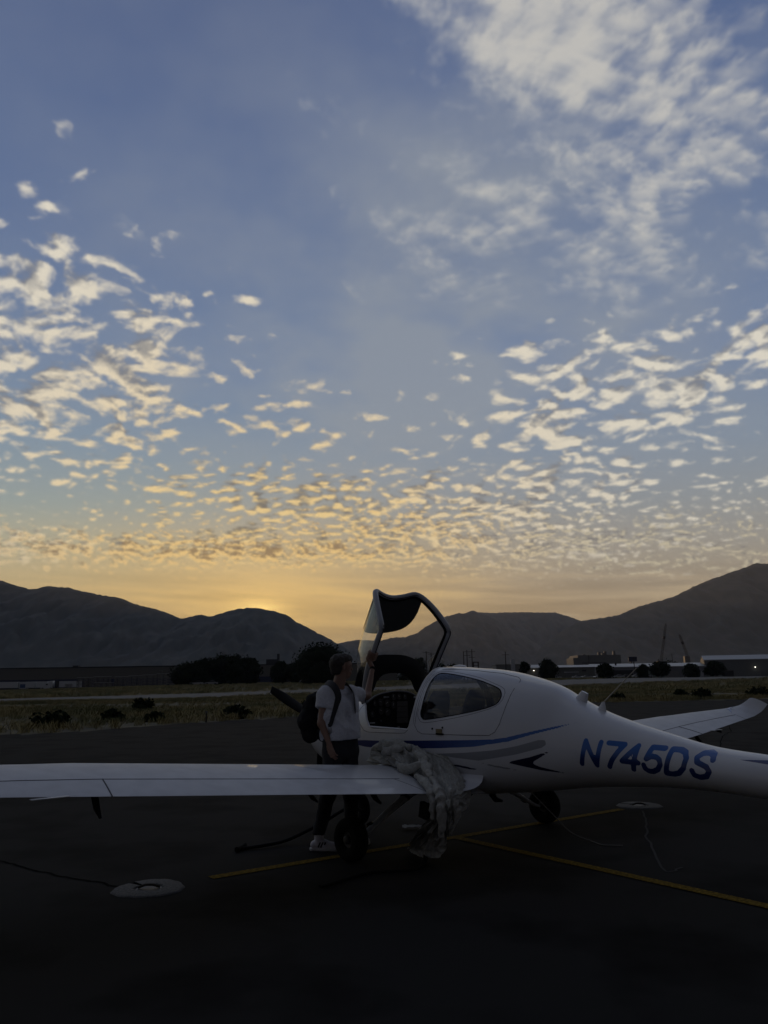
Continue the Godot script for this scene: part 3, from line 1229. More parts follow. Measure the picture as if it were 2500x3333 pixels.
	for s in starts:
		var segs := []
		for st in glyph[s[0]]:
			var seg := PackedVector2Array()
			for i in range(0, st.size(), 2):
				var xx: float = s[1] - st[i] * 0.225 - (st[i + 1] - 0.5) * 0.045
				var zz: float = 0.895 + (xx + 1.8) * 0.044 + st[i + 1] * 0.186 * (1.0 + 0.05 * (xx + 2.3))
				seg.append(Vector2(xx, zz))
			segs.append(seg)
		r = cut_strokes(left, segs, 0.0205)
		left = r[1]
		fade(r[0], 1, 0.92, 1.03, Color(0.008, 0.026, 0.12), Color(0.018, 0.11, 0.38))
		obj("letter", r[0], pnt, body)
	body.mesh = left.mesh()
	obj("fuselage_side", right, white, pl)
	# seams
	var line := func(p: PackedVector2Array, closed: bool, parent: Node, rad := 0.0032) -> void:
		var q := p.duplicate()
		if closed:
			q.append(p[0])
		var mb := MB.new()
		var pts := PackedVector3Array()
		for i in q.size() - 1:
			var n := maxi(1, int(q[i].distance_to(q[i + 1]) / 0.04))
			for k in n:
				var w := q[i].lerp(q[i + 1], float(k) / n)
				pts.append(PL(w.x, half_at(w.x, w.y) - 0.001, w.y))
		pts.append(PL(q[-1].x, half_at(q[-1].x, q[-1].y) - 0.001, q[-1].y))
		mb.tube(pts, [rad], 5, false)
		obj("seam", mb, seam, parent)
	var dr := obj("door", dw[1], white, pl)
	line.call(door, true, dr)
	line.call(poly([0.0, 1.279, -0.030, 1.222, -0.107, 1.192, -0.37, 1.226, -0.638, 1.273, -0.874, 1.333, -0.967, 1.383, -0.991, 1.446, -0.960, 1.513, -0.837, 1.561, -0.62, 1.622, -0.339, 1.668, -0.119, 1.692, -0.02, 1.685, -0.005, 1.605, -0.012, 1.481, -0.012, 1.36], 2), true, dr, 0.0024)
	obj("window", dw[0], tinted, dr)
	# a dark rubber edge round the pane
	var we := MB.new()
	var wp := on_skin(win, 1.0, -0.002)
	wp.append(wp[0])
	we.tube(wp, [0.006], 5, false)
	obj("window_seal", we, rubber, dr)
	obj("window", rw[0], tinted, pl)
	line.call(poly([1.24, 1.432, 1.05, 1.405, 0.94, 1.39, 0.89, 1.373, 0.95, 1.352, 0.985, 1.318, 0.996, 1.283, 0.973, 1.229, 0.906, 1.143, 0.84, 1.09, 0.78, 1.075, 0.725, 1.072, 0.466, 1.075, 0.25, 1.079, 0.17, 1.085, 0.125, 1.116]), false, body)
	line.call(poly([0.05, 1.17, 0.045, 1.3, 0.036, 1.45, 0.036, 1.58, 0.046, 1.66, 0.06, 1.70]), false, body, 0.0026)
	# rolled white lip round the cockpit opening
	var lipm := MB.new()
	var lp := PackedVector2Array()
	for i in [13, 12, 11, 10]:
		lp.append(opening[i])
	var full := []
	for i in range(10, 15):
		full.append(opening[i])
	for i in range(0, 7):
		full.append(opening[i])
	var lpath := PackedVector3Array()
	for i in full.size() - 1:
		for k in 4:
			var w: Vector2 = full[i].lerp(full[i + 1], k / 4.0)
			lpath.append(PL(w.x, half_at(w.x, w.y) - 0.008, w.y))
	lpath.append(PL(0.112, half_at(0.112, 1.735) - 0.005, 1.733))
	lipm.tube(lpath, [0.012], 7)
	obj("cockpit_lip", lipm, white, body)
	# door latch plate and its buttons
	var lk := MB.new()
	var at := func(px: float, pz: float, o: float) -> Vector3: return PL(px, half_at(px, pz) + o, pz)
	lk.box(at.call(-0.310, 1.118, 0.003), Vector3(0.075, 0.042, 0.012), Basis(Vector3.RIGHT, -0.06))
	obj("latch_plate", lk, mat(0.24, 0.20, 0.11, 0.5, 0.4), dr)
	var lh := MB.new()
	lh.box(at.call(-0.322, 1.092, 0.006), Vector3(0.09, 0.016, 0.02))
	obj("latch_handle", lh, black, dr)
	for q in [[-0.219, 1.139], [-0.352, 1.153]]:
		var kb := MB.new()
		kb.lathe(at.call(q[0], q[1], -0.004), PL(0, 1, 0), [Vector2(0.010, 0.0), Vector2(0.010, 0.008), Vector2(0.0, 0.009)], 10)
		obj("lock", kb, black, dr)
	# dark lining inside the cabin
	var xi := PackedFloat32Array()
	x = 1.15
	while x > -1.5:
		xi.append(x)
		x -= 0.03
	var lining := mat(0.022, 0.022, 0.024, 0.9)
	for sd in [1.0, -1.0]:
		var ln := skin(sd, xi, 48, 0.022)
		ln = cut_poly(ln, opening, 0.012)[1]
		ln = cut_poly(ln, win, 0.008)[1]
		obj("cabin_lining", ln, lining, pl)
	for wl in [[1.15, 1.0], [-1.45, 1.0]]:
		var bh := MB.new()
		var ring := PackedVector3Array()
		var s := station(wl[0])
		for i in 40:
			var a := TAU * i / 40.0
			ring.append(PL(wl[0], (s[3] - 0.025) * sin(a) * 0.98, (s[2] + 0.03 + minf(s[1], 1.42) - 0.03) * 0.5 + (minf(s[1], 1.42) - s[2] - 0.06) * 0.5 * cos(a)))
		bh.cap(ring, PL(-1, 0, 0))
		obj("bulkhead", bh, lining, pl)
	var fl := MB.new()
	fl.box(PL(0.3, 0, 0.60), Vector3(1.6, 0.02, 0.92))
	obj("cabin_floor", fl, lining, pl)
	cockpit(pl, black, lining)
	canopy(pl, white, glass, black, rubber)
	wings(pl, white, seam, black, pnt)
	gear(pl, white, rubber, alloy, black)
	fittings(pl, white, black, alloy)


func cockpit(pl: Node3D, black: Material, lining: Material) -> void:
	var cloth := mat(0.035, 0.036, 0.042, 0.9)
	for sd in [0.27, -0.27]:
		var seat := Node3D.new()
		seat.name = numbered("seat", pl)
		pl.add_child(seat, true)
		var bk := MB.new()
		var rows := []
		for j in 12:
			var t := j / 11.0
			var z := lerpf(0.80, 1.50, t)
			var w: float = crom([0.21, 0.215, 0.21, 0.19, 0.155, 0.145, 0.12], t)
			var th := lerpf(0.075, 0.035, t)
			if j == 11:
				w *= 0.82
				th *= 0.5
			var cx := lerpf(0.14, -0.04, t)
			var ring := PackedVector3Array()
			for i in 20:
				var a := TAU * i / 20.0
				ring.append(PL(cx + signf(cos(a)) * pow(absf(cos(a)), 0.6) * th, sd + signf(sin(a)) * pow(absf(sin(a)), 0.6) * w, z))
			rows.append(ring)
		bk.sheet(rows, true, Vector3.UP, PL(0.05, sd, 1.15))
		bk.cap(rows[-1], Vector3.UP)
		obj("backrest", bk, cloth, seat)
		var cu := MB.new()
		cu.box(PL(0.36, sd, 0.78), Vector3(0.46, 0.12, 0.42))
		obj("cushion", cu, cloth, seat)
		var rs := MB.new()
		rs.box(PL(-0.62, sd * 0.75, 0.82), Vector3(0.4, 0.12, 0.36))
		rs.box(PL(-0.84, sd * 0.75, 1.05), Vector3(0.12, 0.5, 0.36), Basis(Vector3(0, 0, 1), 0.3))
		obj("rear_seat", rs, cloth, pl)
	var belt := MB.new()
	belt.tube(PackedVector3Array([PL(-0.78, -0.30, 1.42), PL(-0.72, -0.28, 1.30), PL(-0.66, -0.27, 1.16)]), [0.016], 5, true, 0.3)
	obj("seat_belt", belt, mat(0.2, 0.2, 0.19, 0.8), pl)
	# the instrument panel, uncovered while the canopy is up
	var panel := Node3D.new()
	panel.name = numbered("instrument_panel", pl)
	pl.add_child(panel, true)
	var top := [Vector2(0.47, 1.33), Vector2(0.33, 1.418), Vector2(0.226, 1.458), Vector2(0.109, 1.477), Vector2(0.0, 1.488), Vector2(-0.11, 1.486), Vector2(-0.23, 1.468), Vector2(-0.34, 1.425), Vector2(-0.47, 1.33)]
	var pm := MB.new()
	var ra := []
	var rb := []
	var rc := []
	var ps := PackedVector3Array()
	for i in 33:
		var q: Vector2 = crom(top, i / 32.0)
		ra.append(PL(1.0, q.x, q.y))
		rb.append(PL(0.985, q.x, 0.98))
		rc.append(PL(1.12, q.x, q.y - 0.02))
		ps.append(PL(0.995, q.x, q.y))
	pm.sheet([rb, ra], false, PL(-1, 0, 0))
	pm.sheet([ra, rc], false, Vector3.UP)
	obj("panel", pm, black, panel)
	var rim := MB.new()
	rim.tube(ps, [0.010], 6)
	obj("panel_rim", rim, mat(0.16, 0.16, 0.165, 0.5), panel)
	var gmat := mat(0.03, 0.03, 0.033, 0.35)
	for g in [[0.30, 1.36, 0.03], [0.215, 1.37, 0.04], [0.21, 1.275, 0.04], [0.115, 1.355, 0.04], [0.115, 1.26, 0.04], [0.02, 1.425, 0.035], [0.02, 1.335, 0.04], [-0.065, 1.426, 0.032], [-0.155, 1.424, 0.03], [0.34, 1.242, 0.035]]:
		var gb := MB.new()
		gb.lathe(PL(0.996, g[0], g[1]), PL(-1, 0, 0), [Vector2(g[2], 0.0), Vector2(g[2], 0.014), Vector2(g[2] * 0.82, 0.014), Vector2(g[2] * 0.8, 0.006), Vector2(0.0, 0.006)], 18)
		var gd := obj("gauge", gb, gmat, panel)
		var nd := MB.new()
		nd.box(PL(0.986, g[0] + 0.006, g[1] + 0.008), Vector3(0.002, g[2] * 0.8, 0.003), Basis(Vector3.RIGHT, g[0] * 9.0))
		obj("needle", nd, mat(0.6, 0.6, 0.6, 0.5), gd)
	var stack := MB.new()
	for i in 4:
		stack.box(PL(0.985, -0.10, 1.345 - i * 0.062), Vector3(0.02, 0.056, 0.17))
	obj("radio_stack", stack, gmat, panel)
	var lab := mat(0.42, 0.42, 0.42, 0.6)
	for i in 4:
		var tk := MB.new()
		tk.box(PL(0.984, 0.166 - i * 0.022, 1.426), Vector3(0.012, 0.022 - i * 0.003, 0.007))
		obj("switch", tk, lab, panel)
	for q in [[-0.314, 1.415, 0.052, 0.022], [0.345, 1.150, 0.075, 0.013], [0.219, 1.167, 0.016, 0.022], [-0.042, 1.084, 0.03, 0.03], [-0.14, 1.20, 0.012, 0.012]]:
		var pb := MB.new()
		pb.box(PL(0.983, q[0], q[1]), Vector3(0.008, q[3], q[2]))
		obj("placard", pb, lab if q[2] > 0.04 else mat(0.15, 0.15, 0.16, 0.5), panel)
	for sd in [0.27, -0.27]:
		var st := MB.new()
		st.tube(PackedVector3Array([PL(0.42, sd, 0.86), PL(0.50, sd, 1.0), PL(0.52, sd, 1.10)]), [0.014, 0.012, 0.018], 8)
		obj("control_stick", st, black, pl)


var cs := []


func can(s: float, t: float) -> Vector3:   # s: hinge 0 to rear edge 1; t: left rail -1, middle 0, right rail 1
	var row := []
	for k in 5:
		var col := []
		for j in 4:
			col.append(cs[j][k])
		row.append(crom(col, s))
	# mirrored about the middle so that the spline is smooth there
	var allp := row.duplicate()
	for k in range(3, -1, -1):
		allp.append(Vector3(row[k].x, -row[k].y, row[k].z))
	var p: Vector3 = crom(allp, (t + 1.0) * 0.5)
	return PL(p.x, p.y, p.z)


func canopy(pl: Node3D, white: Material, glass: Material, black: Material, rubber: Material) -> void:
	cs = [
		[Vector3(1.0, 0.46, 1.38), Vector3(1.10, 0.41, 1.395), Vector3(1.20, 0.31, 1.405), Vector3(1.30, 0.16, 1.41), Vector3(1.33, 0, 1.41)],
		[Vector3(0.87, 0.51, 1.70), Vector3(1.05, 0.475, 1.77), Vector3(1.24, 0.36, 1.83), Vector3(1.38, 0.19, 1.87), Vector3(1.42, 0, 1.88)],
		[Vector3(0.735, 0.52, 1.93), Vector3(0.88, 0.485, 2.04), Vector3(1.09, 0.38, 2.15), Vector3(1.27, 0.20, 2.225), Vector3(1.34, 0, 2.25)],
		[Vector3(0.58, 0.525, 2.17), Vector3(0.745, 0.45, 2.425), Vector3(0.915, 0.335, 2.615), Vector3(0.985, 0.17, 2.588), Vector3(1.015, 0, 2.567)]]
	var cp := Node3D.new()
	cp.name = numbered("canopy", pl)
	pl.add_child(cp, true)
	var g := MB.new()
	var rows := []
	for j in 21:
		var row := PackedVector3Array()
		for i in 41:
			row.append(can(j / 20.0, i / 20.0 - 1.0))
		rows.append(row)
	g.sheet(rows, false, PL(1, 0, 0.6))
	obj("windscreen", g, glass, cp)
	# frame along the sills and over the rear edge
	var path := PackedVector3Array()
	for i in 15:
		path.append(can(i / 15.0, -1.0))
	for i in 41:
		path.append(can(1.0, i / 20.0 - 1.0))
	for i in range(14, -1, -1):
		path.append(can(i / 15.0, 1.0))
	# ease the two corners
	for k in 2:
		var sm := path.duplicate()
		for i in range(1, path.size() - 1):
			sm[i] = path[i] * 0.5 + (path[i - 1] + path[i + 1]) * 0.25
		path = sm
	var inner := PackedVector3Array()
	var groove := PackedVector3Array()
	var mid := PL(0.95, 0, 2.0)
	for p in path:
		var to := (mid - p).normalized()
		inner.append(p + to * 0.036 + PL(0.012, 0, 0.0))
		groove.append(p + to * 0.006 + PL(-0.030, 0, -0.012))
	var fr := MB.new()
	fr.tube(path, [0.033], 10, true, 0.9)
	obj("canopy_frame", fr, mat(0.36, 0.37, 0.39, 0.45), cp)
	var sl := MB.new()
	sl.tube(inner, [0.017], 7)
	obj("canopy_seal", sl, rubber, cp)
	var gv := MB.new()
	gv.tube(groove, [0.007], 5)
	obj("frame_groove", gv, M.seam, cp)
	# the opaque roof panel at the rear edge
	var sh := MB.new()
	var so := MB.new()
	var ri := []
	var ro := []
	for j in 17:
		var a := PackedVector3Array()
		var b := PackedVector3Array()
		for i in 33:
			var t := (i / 16.0 - 1.0) * 0.56
			var reach := 0.40 * sqrt(maxf(1.0 - pow(t / 0.565, 2.0), 0.0)) + 0.012
			var s := 1.0 - reach * (1.0 - j / 16.0)
			var p := can(s, t)
			var q := (can(minf(s + 0.02, 1.0), t) - can(s - 0.02, t)).cross(can(s, t + 0.02) - can(s, t - 0.02)).normalized()
			if q.dot(PL(1, 0, 0.6)) < 0.0:
				q = -q
			a.append(p - q * 0.006)
			b.append(p + q * 0.006)
		ri.append(a)
		ro.append(b)
	sh.sheet(ri, false, PL(-1, 0, -0.6))
	obj("roof_lining", sh, mat(0.05, 0.05, 0.052, 0.85), cp)
	so.sheet(ro, false, PL(1, 0, 0.6))
	obj("roof_panel", so, white, cp)
	# glare shield that lifts with the canopy
	var gs := MB.new()
	var oa := [Vector2(0.555, 1.56), Vector2(0.50, 1.72), Vector2(0.386, 1.837), Vector2(0.21, 1.895), Vector2(0.0, 1.905), Vector2(-0.21, 1.895), Vector2(-0.386, 1.837), Vector2(-0.50, 1.72), Vector2(-0.555, 1.56)]
	var ia := [Vector2(0.36, 1.47), Vector2(0.314, 1.52), Vector2(0.272, 1.604), Vector2(0.168, 1.676), Vector2(0.0, 1.694), Vector2(-0.168, 1.676), Vector2(-0.272, 1.604), Vector2(-0.314, 1.52), Vector2(-0.36, 1.47)]
	var gf := []
	var gb := []
	for j in 7:
		var f := PackedVector3Array()
		var b := PackedVector3Array()
		for i in 49:
			var o: Vector2 = crom(oa, i / 48.0)
			var n: Vector2 = crom(ia, i / 48.0)
			var q := o.lerp(n, j / 6.0)
			var bow := sin(PI * j / 6.0) * 0.03
			f.append(PL(lerpf(1.02, 0.98, j / 6.0) - bow, q.x, q.y))
			b.append(PL(lerpf(1.035, 1.01, j / 6.0) - bow, q.x, q.y))
		gf.append(f)
		gb.append(b)
	gs.sheet(gf, false, PL(-1, 0, 0))
	gs.sheet(gb, false, PL(1, 0, 0))
	gs.sheet([gf[0], gb[0]], false, Vector3.UP)
	gs.sheet([gf[6], gb[6]], false, Vector3.DOWN)
	obj("glare_shield", gs, black, cp)
	# hinged vent pane on the right
	var vp := [PL(1.02, -0.555, 1.83), PL(0.94, -0.60, 1.905), PL(0.90, -0.61, 1.91), PL(0.78, -0.60, 1.84), PL(0.84, -0.57, 1.74), PL(0.93, -0.545, 1.68), PL(0.985, -0.54, 1.74)]
	var vm := MB.new()
	vm.cap(PackedVector3Array(vp), PL(0, 1, 0))
	var vt := obj("vent_pane", vm, glass, cp)
	var ve := MB.new()
	var vl := PackedVector3Array(vp)
	vl.append(vp[0])
	ve.tube(vl, [0.006], 6)
	obj("vent_frame", ve, mat(0.4, 0.4, 0.38, 0.4), vt)
	# struts at the hinges
	for sd in [1.0, -1.0]:
		var h := MB.new()
		h.tube(PackedVector3Array([PL(1.02, 0.45 * sd, 1.36), PL(0.985, 0.47 * sd, 1.43), PL(0.94, 0.485 * sd, 1.52)]), [0.016, 0.02, 0.014], 7)
		obj("hinge", h, black, cp)


# wing stations: left, leading edge, trailing edge, height of the trailing edge
const WS := [[0.38, 0.66, -0.72, 0.563], [0.62, 0.645, -0.705, 0.584], [1.05, 0.635, -0.683, 0.622], [2.4, 0.605, -0.640, 0.740], [3.9, 0.57, -0.600, 0.871], [4.4, 0.50, -0.56, 0.912], [5.0, 0.29, -0.505, 0.960], [5.4, 0.11, -0.475, 0.994], [5.7, -0.06, -0.475, 1.028], [5.86, -0.17, -0.495, 1.075], [5.92, -0.24, -0.53, 1.125], [5.955, -0.31, -0.57, 1.19]]


func wsec(y: float) -> Array:
	var i := 0
	while i < WS.size() - 2 and WS[i + 1][0] < y:
		i += 1
	var t: float = clampf((y - WS[i][0]) / (WS[i + 1][0] - WS[i][0]), 0.0, 1.0)
	return [lerpf(WS[i][1], WS[i + 1][1], t), lerpf(WS[i][2], WS[i + 1][2], t), lerpf(WS[i][3], WS[i + 1][3], t)]


# height of the wing's skin at a fraction of its chord
func foil(t: float, upper: bool) -> float:
	var th := 0.137 * 5.0 * (0.2969 * sqrt(t) - 0.126 * t - 0.3516 * t * t + 0.2843 * t * t * t - 0.1036 * t * t * t * t)
	var cb := 0.038 / 0.16 * (0.8 * t - t * t) if t < 0.4 else 0.038 / 0.36 * (0.2 + 0.8 * t - t * t)
	return cb + th + 0.001 if upper else cb - th - 0.001


func wpoint(y: float, t: float, upper: bool, side: float) -> Vector3:
	var s := wsec(y)
	var c: float = s[0] - s[1]
	return PL(s[0] - c * t, y * side, s[2] + (0.045 * c + 0.07 * ss(4.2, 5.9, y)) * (1.0 - t) + foil(t, upper) * c)


func wtop(xx: float, y: float, side: float, out := 0.0) -> Vector3:
	var s := wsec(y)
	var p := wpoint(y, clampf((s[0] - xx) / (s[0] - s[1]), 0.0, 1.0), true, side)
	return p + Vector3(0, out, 0)


func wings(pl: Node3D, white: Material, seam: Material, black: Material, pnt: Material) -> void:
	var dewy := mat(0.62, 0.63, 0.65, 0.55)
	grain(dewy, 34, 0.02, 0.9, 1.0, 0.8, 256, 4)
	var n := noise(55, 1.0, 4)
	for side in [1.0, -1.0]:
		var wing := Node3D.new()
		wing.name = numbered("wing", pl)
		pl.add_child(wing, true)
		var ys := PackedFloat32Array()
		var y := 0.38
		while y < 5.4:
			ys.append(y)
			y += 0.05
		while y < 5.955:
			ys.append(y)
			y += 0.02
		ys.append(5.955)
		var rows := []
		var mids := []
		for yy in ys:
			var row := PackedVector3Array()
			for i in range(40, -1, -1):
				row.append(wpoint(yy, pow(i / 40.0, 1.6), true, side))
			for i in range(1, 41):
				row.append(wpoint(yy, pow(i / 40.0, 1.6), false, side))
			rows.append(row)
			var s := wsec(yy)
			mids.append(PL(s[0] * 0.4 + s[1] * 0.6, yy * side, s[2] + 0.06 * (s[0] - s[1])))
		var sk := MB.new()
		sk.sheet(rows, true, Vector3.UP, mids)
		sk.cap(rows[-1], PL(0, side, 0.2))
		sk.cap(rows[0], PL(0, -side, 0))
		# moving surfaces come off at the hinge line
		var hinge := func(v: Vector3) -> float:
			var s := wsec(absf(v.z))
			return v.x - (s[1] + 0.255 * (s[0] - s[1]))
		var inb := func(v: Vector3) -> float: return maxf(maxf(1.13 - absf(v.z), absf(v.z) - 3.885), hinge.call(v))
		var outb := func(v: Vector3) -> float: return maxf(maxf(3.905 - absf(v.z), absf(v.z) - 5.42), hinge.call(v))
		var lo := Vector2(-9, -9)
		var hi := Vector2(9, 9)
		# straight cuts first so that edges stay crisp
		var r := cut(sk, hinge, lo, hi)
		var aft: MB = r[0]
		var mainp: MB = r[1]
		var parts := []
		var rest := aft
		for lim in [1.13, 3.895, 5.42]:
			var q := cut(rest, func(v: Vector3) -> float: return absf(v.z) - lim, lo, hi)
			parts.append(q[0])
			rest = q[1]
		for m in [parts[0], rest]:
			mainp.v.append_array(m.v)
			mainp.n.append_array(m.n)
		mainp.c.resize(mainp.v.size())
		mainp.c.fill(Color.WHITE)
		# night dew lies on the skin outboard, wiped off near the root
		var damp := func(v: Vector3) -> float:
			var l := absf(v.z)
			var w := n.get_noise_2d(v.x * 1.4, l * 1.6) * 0.75 + n.get_noise_2d(v.x * 5.0, l * 5.0) * 0.16
			var d := 1.95 - l + w
			if l < 1.75:
				d = minf(d, 0.10 - w * 1.2 + absf(v.x - 0.0) * 0.25 - 0.02) if l > 0.9 else 0.2
			return d
		var dm := cut(mainp, damp, lo, hi)
		obj("wing_panel", dm[1], white, wing)
		obj("dew", dm[0], dewy, wing)
		var fd := cut(parts[1], damp, lo, hi)
		var flap := obj("flap", fd[1], white, wing)
		obj("dew", fd[0], dewy, flap)
		var ad := cut(parts[2], damp, lo, hi)
		var ail := obj("aileron", ad[0] if ad[0].v.size() > 0 else parts[2], dewy, wing)
		# dark gaps
		var hl := PackedVector3Array()
		for i in 60:
			var yy := lerpf(1.13, 5.42, i / 59.0)
			var s := wsec(yy)
			hl.append(wtop(s[1] + 0.257 * (s[0] - s[1]), yy, side, -0.002))
		var gm := MB.new()
		gm.tube(hl, [0.0055], 6)
		obj("hinge_gap", gm, seam, wing)
		for yy in [1.13, 3.895, 5.42]:
			var jl := PackedVector3Array()
			var s := wsec(yy)
			var slant := 0.045 if yy > 2.0 and yy < 5.0 else (-0.13 if yy < 2.0 else 0.0)
			for i in 9:
				jl.append(wtop(lerpf(s[1] + 0.257 * (s[0] - s[1]), s[1] + 0.002, i / 8.0), yy + slant * (i / 8.0 - 0.5), side, -0.001))
			var jm := MB.new()
			jm.tube(jl, [0.006 if yy > 2.0 and yy < 5.0 else 0.003], 5)
			obj("joint", jm, seam, wing)
		# seam between the wing panel and its root fairing
		var rl := PackedVector3Array()
		for i in 31:
			var q: Vector2 = crom([Vector2(0.60, 0.64), Vector2(0.36, 0.68), Vector2(0.02, 0.80), Vector2(-0.32, 0.93), Vector2(-0.675, 1.045)], i / 30.0)
			rl.append(wtop(q.x, q.y, side, 0.0))
		var rm := MB.new()
		rm.tube(rl, [0.005], 6)
		obj("root_seam", rm, M.wingseam if M.has("wingseam") else mat(0.01, 0.014, 0.05, 0.5), wing)
		# small things under and behind it
		var tab := MB.new()
		tab.box(wpoint(4.32, 1.0, true, side) + PL(-0.02, 0, -0.004), Vector3(0.05, 0.004, 0.24))
		obj("trim_tab", tab, white, ail)
		for q in [[3.98, -0.05, 0.13, 0.05], [4.75, 0.02, 0.09, 0.06], [2.2, 0.02, 0.06, 0.04], [1.55, 0.02, 0.08, 0.05]]:
			var s := wsec(q[0])
			var bm := MB.new()
			var b0 := PL(s[1] + 0.16 + q[1], q[0] * side, s[2] - 0.005)
			bm.tube(PackedVector3Array([b0 + PL(0.05, 0, 0.02), b0 + PL(-0.02, 0, -q[2] * 0.6), b0 + PL(-0.09, 0, -q[2])]), [q[3] * 0.5, q[3] * 0.45, q[3] * 0.2], 7)
			obj("hinge_bracket", bm, black, wing)
		# fillet between wing and fuselage
		var fm := MB.new()
		var fr := []
		for j in 7:
			var row := PackedVector3Array()
			for i in 25:
				var t := i / 24.0
				var xx := lerpf(0.66, -0.78, t)
				var yw := 0.70 + 0.16 * t
				var pw := wtop(clampf(xx, -0.70, 0.64), yw, side, 0.002) if xx > -0.69 else PL(xx, (0.86 - (-0.69 - xx) * 1.4) * side, 0.612 + (-0.69 - xx) * 0.12)
				var zz := 0.76 - 0.02 * t
				var ps := PL(xx, (half_at(xx, zz) - 0.004) * side, zz)
				var s := j / 6.0
				var ctrl := Vector3(ps.x, pw.y, ps.z)
				row.append(pw.lerp(ctrl, s).lerp(ctrl.lerp(ps, s), s))
			fr.append(row)
		fm.sheet(fr, false, Vector3.UP)
		obj("wing_fillet", fm, white, wing)
		if side < 0.0:
			# blue dart near the tip
			var em := MB.new()
			var c := Vector2(-0.13, 5.60)
			for tri in [[Vector2(-0.02, 0.17), Vector2(-0.03, -0.01), Vector2(0.035, 0.0)], [Vector2(0.18, -0.07), Vector2(0.0, 0.03), Vector2(-0.03, -0.03)], [Vector2(-0.14, -0.16), Vector2(0.0, -0.02), Vector2(-0.03, 0.03)], [Vector2(-0.10, 0.04), Vector2(0.02, 0.03), Vector2(0.0, -0.05)]]:
				var pts := PackedVector3Array()
				for q in tri:
					pts.append(wtop(c.x + q.x, minf(c.y + q.y, 5.9), side, 0.004))
				em.flat(pts[0], pts[1], pts[2], Vector3.UP)
			em.c.fill(Color(0.012, 0.06, 0.24))
			obj("wing_emblem", em, pnt, wing)


func wheel(parent: Node3D, called: String, at: Vector3, axis: Vector3, rad: float, width: float, rubber: Material, alloy: Material) -> Node3D:
	var w := Node3D.new()
	w.name = numbered(called, parent)
	parent.add_child(w, true)
	var t := MB.new()
	var prof := []
	for i in 25:
		var a := TAU * i / 24.0
		var rr := rad - width * 0.42
		prof.append(Vector2(rr + width * 0.42 * signf(cos(a)) * pow(absf(cos(a)), 0.75), width * 0.5 * signf(sin(a)) * pow(absf(sin(a)), 0.8)))
	t.lathe(at, axis, prof, 36)
	obj("tyre", t, rubber, w)
	var r := MB.new()
	var hw := width * 0.5
	for s in [1.0, -1.0]:
		r.lathe(at, axis * s, [Vector2(rad * 0.56, hw * 0.55), Vector2(rad * 0.55, hw * 0.86), Vector2(rad * 0.47, hw * 0.86), Vector2(rad * 0.43, hw * 0.5), Vector2(rad * 0.2, hw * 0.42), Vector2(rad * 0.19, hw * 0.8), Vector2(rad * 0.10, hw * 0.95), Vector2(0.0, hw * 0.95)], 28)
	obj("rim", r, alloy, w)
	return w


func gear(pl: Node3D, white: Material, rubber: Material, alloy: Material, black: Material) -> void:
	var dim := mat(0.05, 0.05, 0.05, 0.6, 0.3)
	for sd in [1.0, -1.0]:
		wheel(pl, "main_wheel", PL(0.03, 1.40 * sd, 0.195), PL(0, 1, 0), 0.195, 0.155, rubber, dim)
		var leg := MB.new()
		leg.tube(PackedVector3Array([PL(0.10, 0.40 * sd, 0.56), PL(0.09, 0.62 * sd, 0.50), PL(0.06, 0.95 * sd, 0.36), PL(0.04, 1.22 * sd, 0.22), PL(0.03, 1.30 * sd, 0.195)]), [0.062, 0.055, 0.045, 0.036, 0.03], 10, true, 0.55)
		var l := obj("gear_leg", leg, mat(0.30, 0.31, 0.32, 0.5), pl)
		for t in [0.68, 1.12]:
			var bd := MB.new()
			var z: float = 0.48 if t < 0.9 else 0.275
			bd.tube(PackedVector3Array([PL(0.085, (t - 0.012) * sd, z + 0.006), PL(0.085, (t + 0.012) * sd, z - 0.006)]), [0.062 if t < 0.9 else 0.048], 10, true, 0.6)
			obj("gear_clamp", bd, black, l)
		var ax := MB.new()
		ax.tube(PackedVector3Array([PL(0.03, 1.27 * sd, 0.195), PL(0.03, 1.40 * sd, 0.195)]), [0.02], 8)
		ax.box(PL(-0.05, 1.31 * sd, 0.20), Vector3(0.06, 0.07, 0.03))
		obj("brake", ax, black, l)
	# nose leg: a tube with a trailing fork
	var nw := PL(1.47, 0.16, 0.178)
	wheel(pl, "nose_wheel", nw, PL(0.12, 1, 0).normalized(), 0.178, 0.125, rubber, dim)
	var nl := MB.new()
	nl.tube(PackedVector3Array([PL(1.62, 0.0, 0.62), PL(1.74, 0.04, 0.44), PL(1.78, 0.09, 0.36)]), [0.035, 0.032, 0.03], 10)
	obj("nose_leg", nl, white, pl)
	var fk := MB.new()
	for s in [0.085, -0.085]:
		fk.tube(PackedVector3Array([PL(1.78, 0.09 + s * 0.5, 0.37), PL(1.66, 0.13 + s, 0.31), PL(1.47, 0.16 + s, 0.178)]), [0.02, 0.018, 0.016], 8)
	fk.tube(PackedVector3Array([PL(1.78, 0.02, 0.37), PL(1.78, 0.16, 0.37)]), [0.028], 8)
	obj("nose_fork", fk, black, pl)


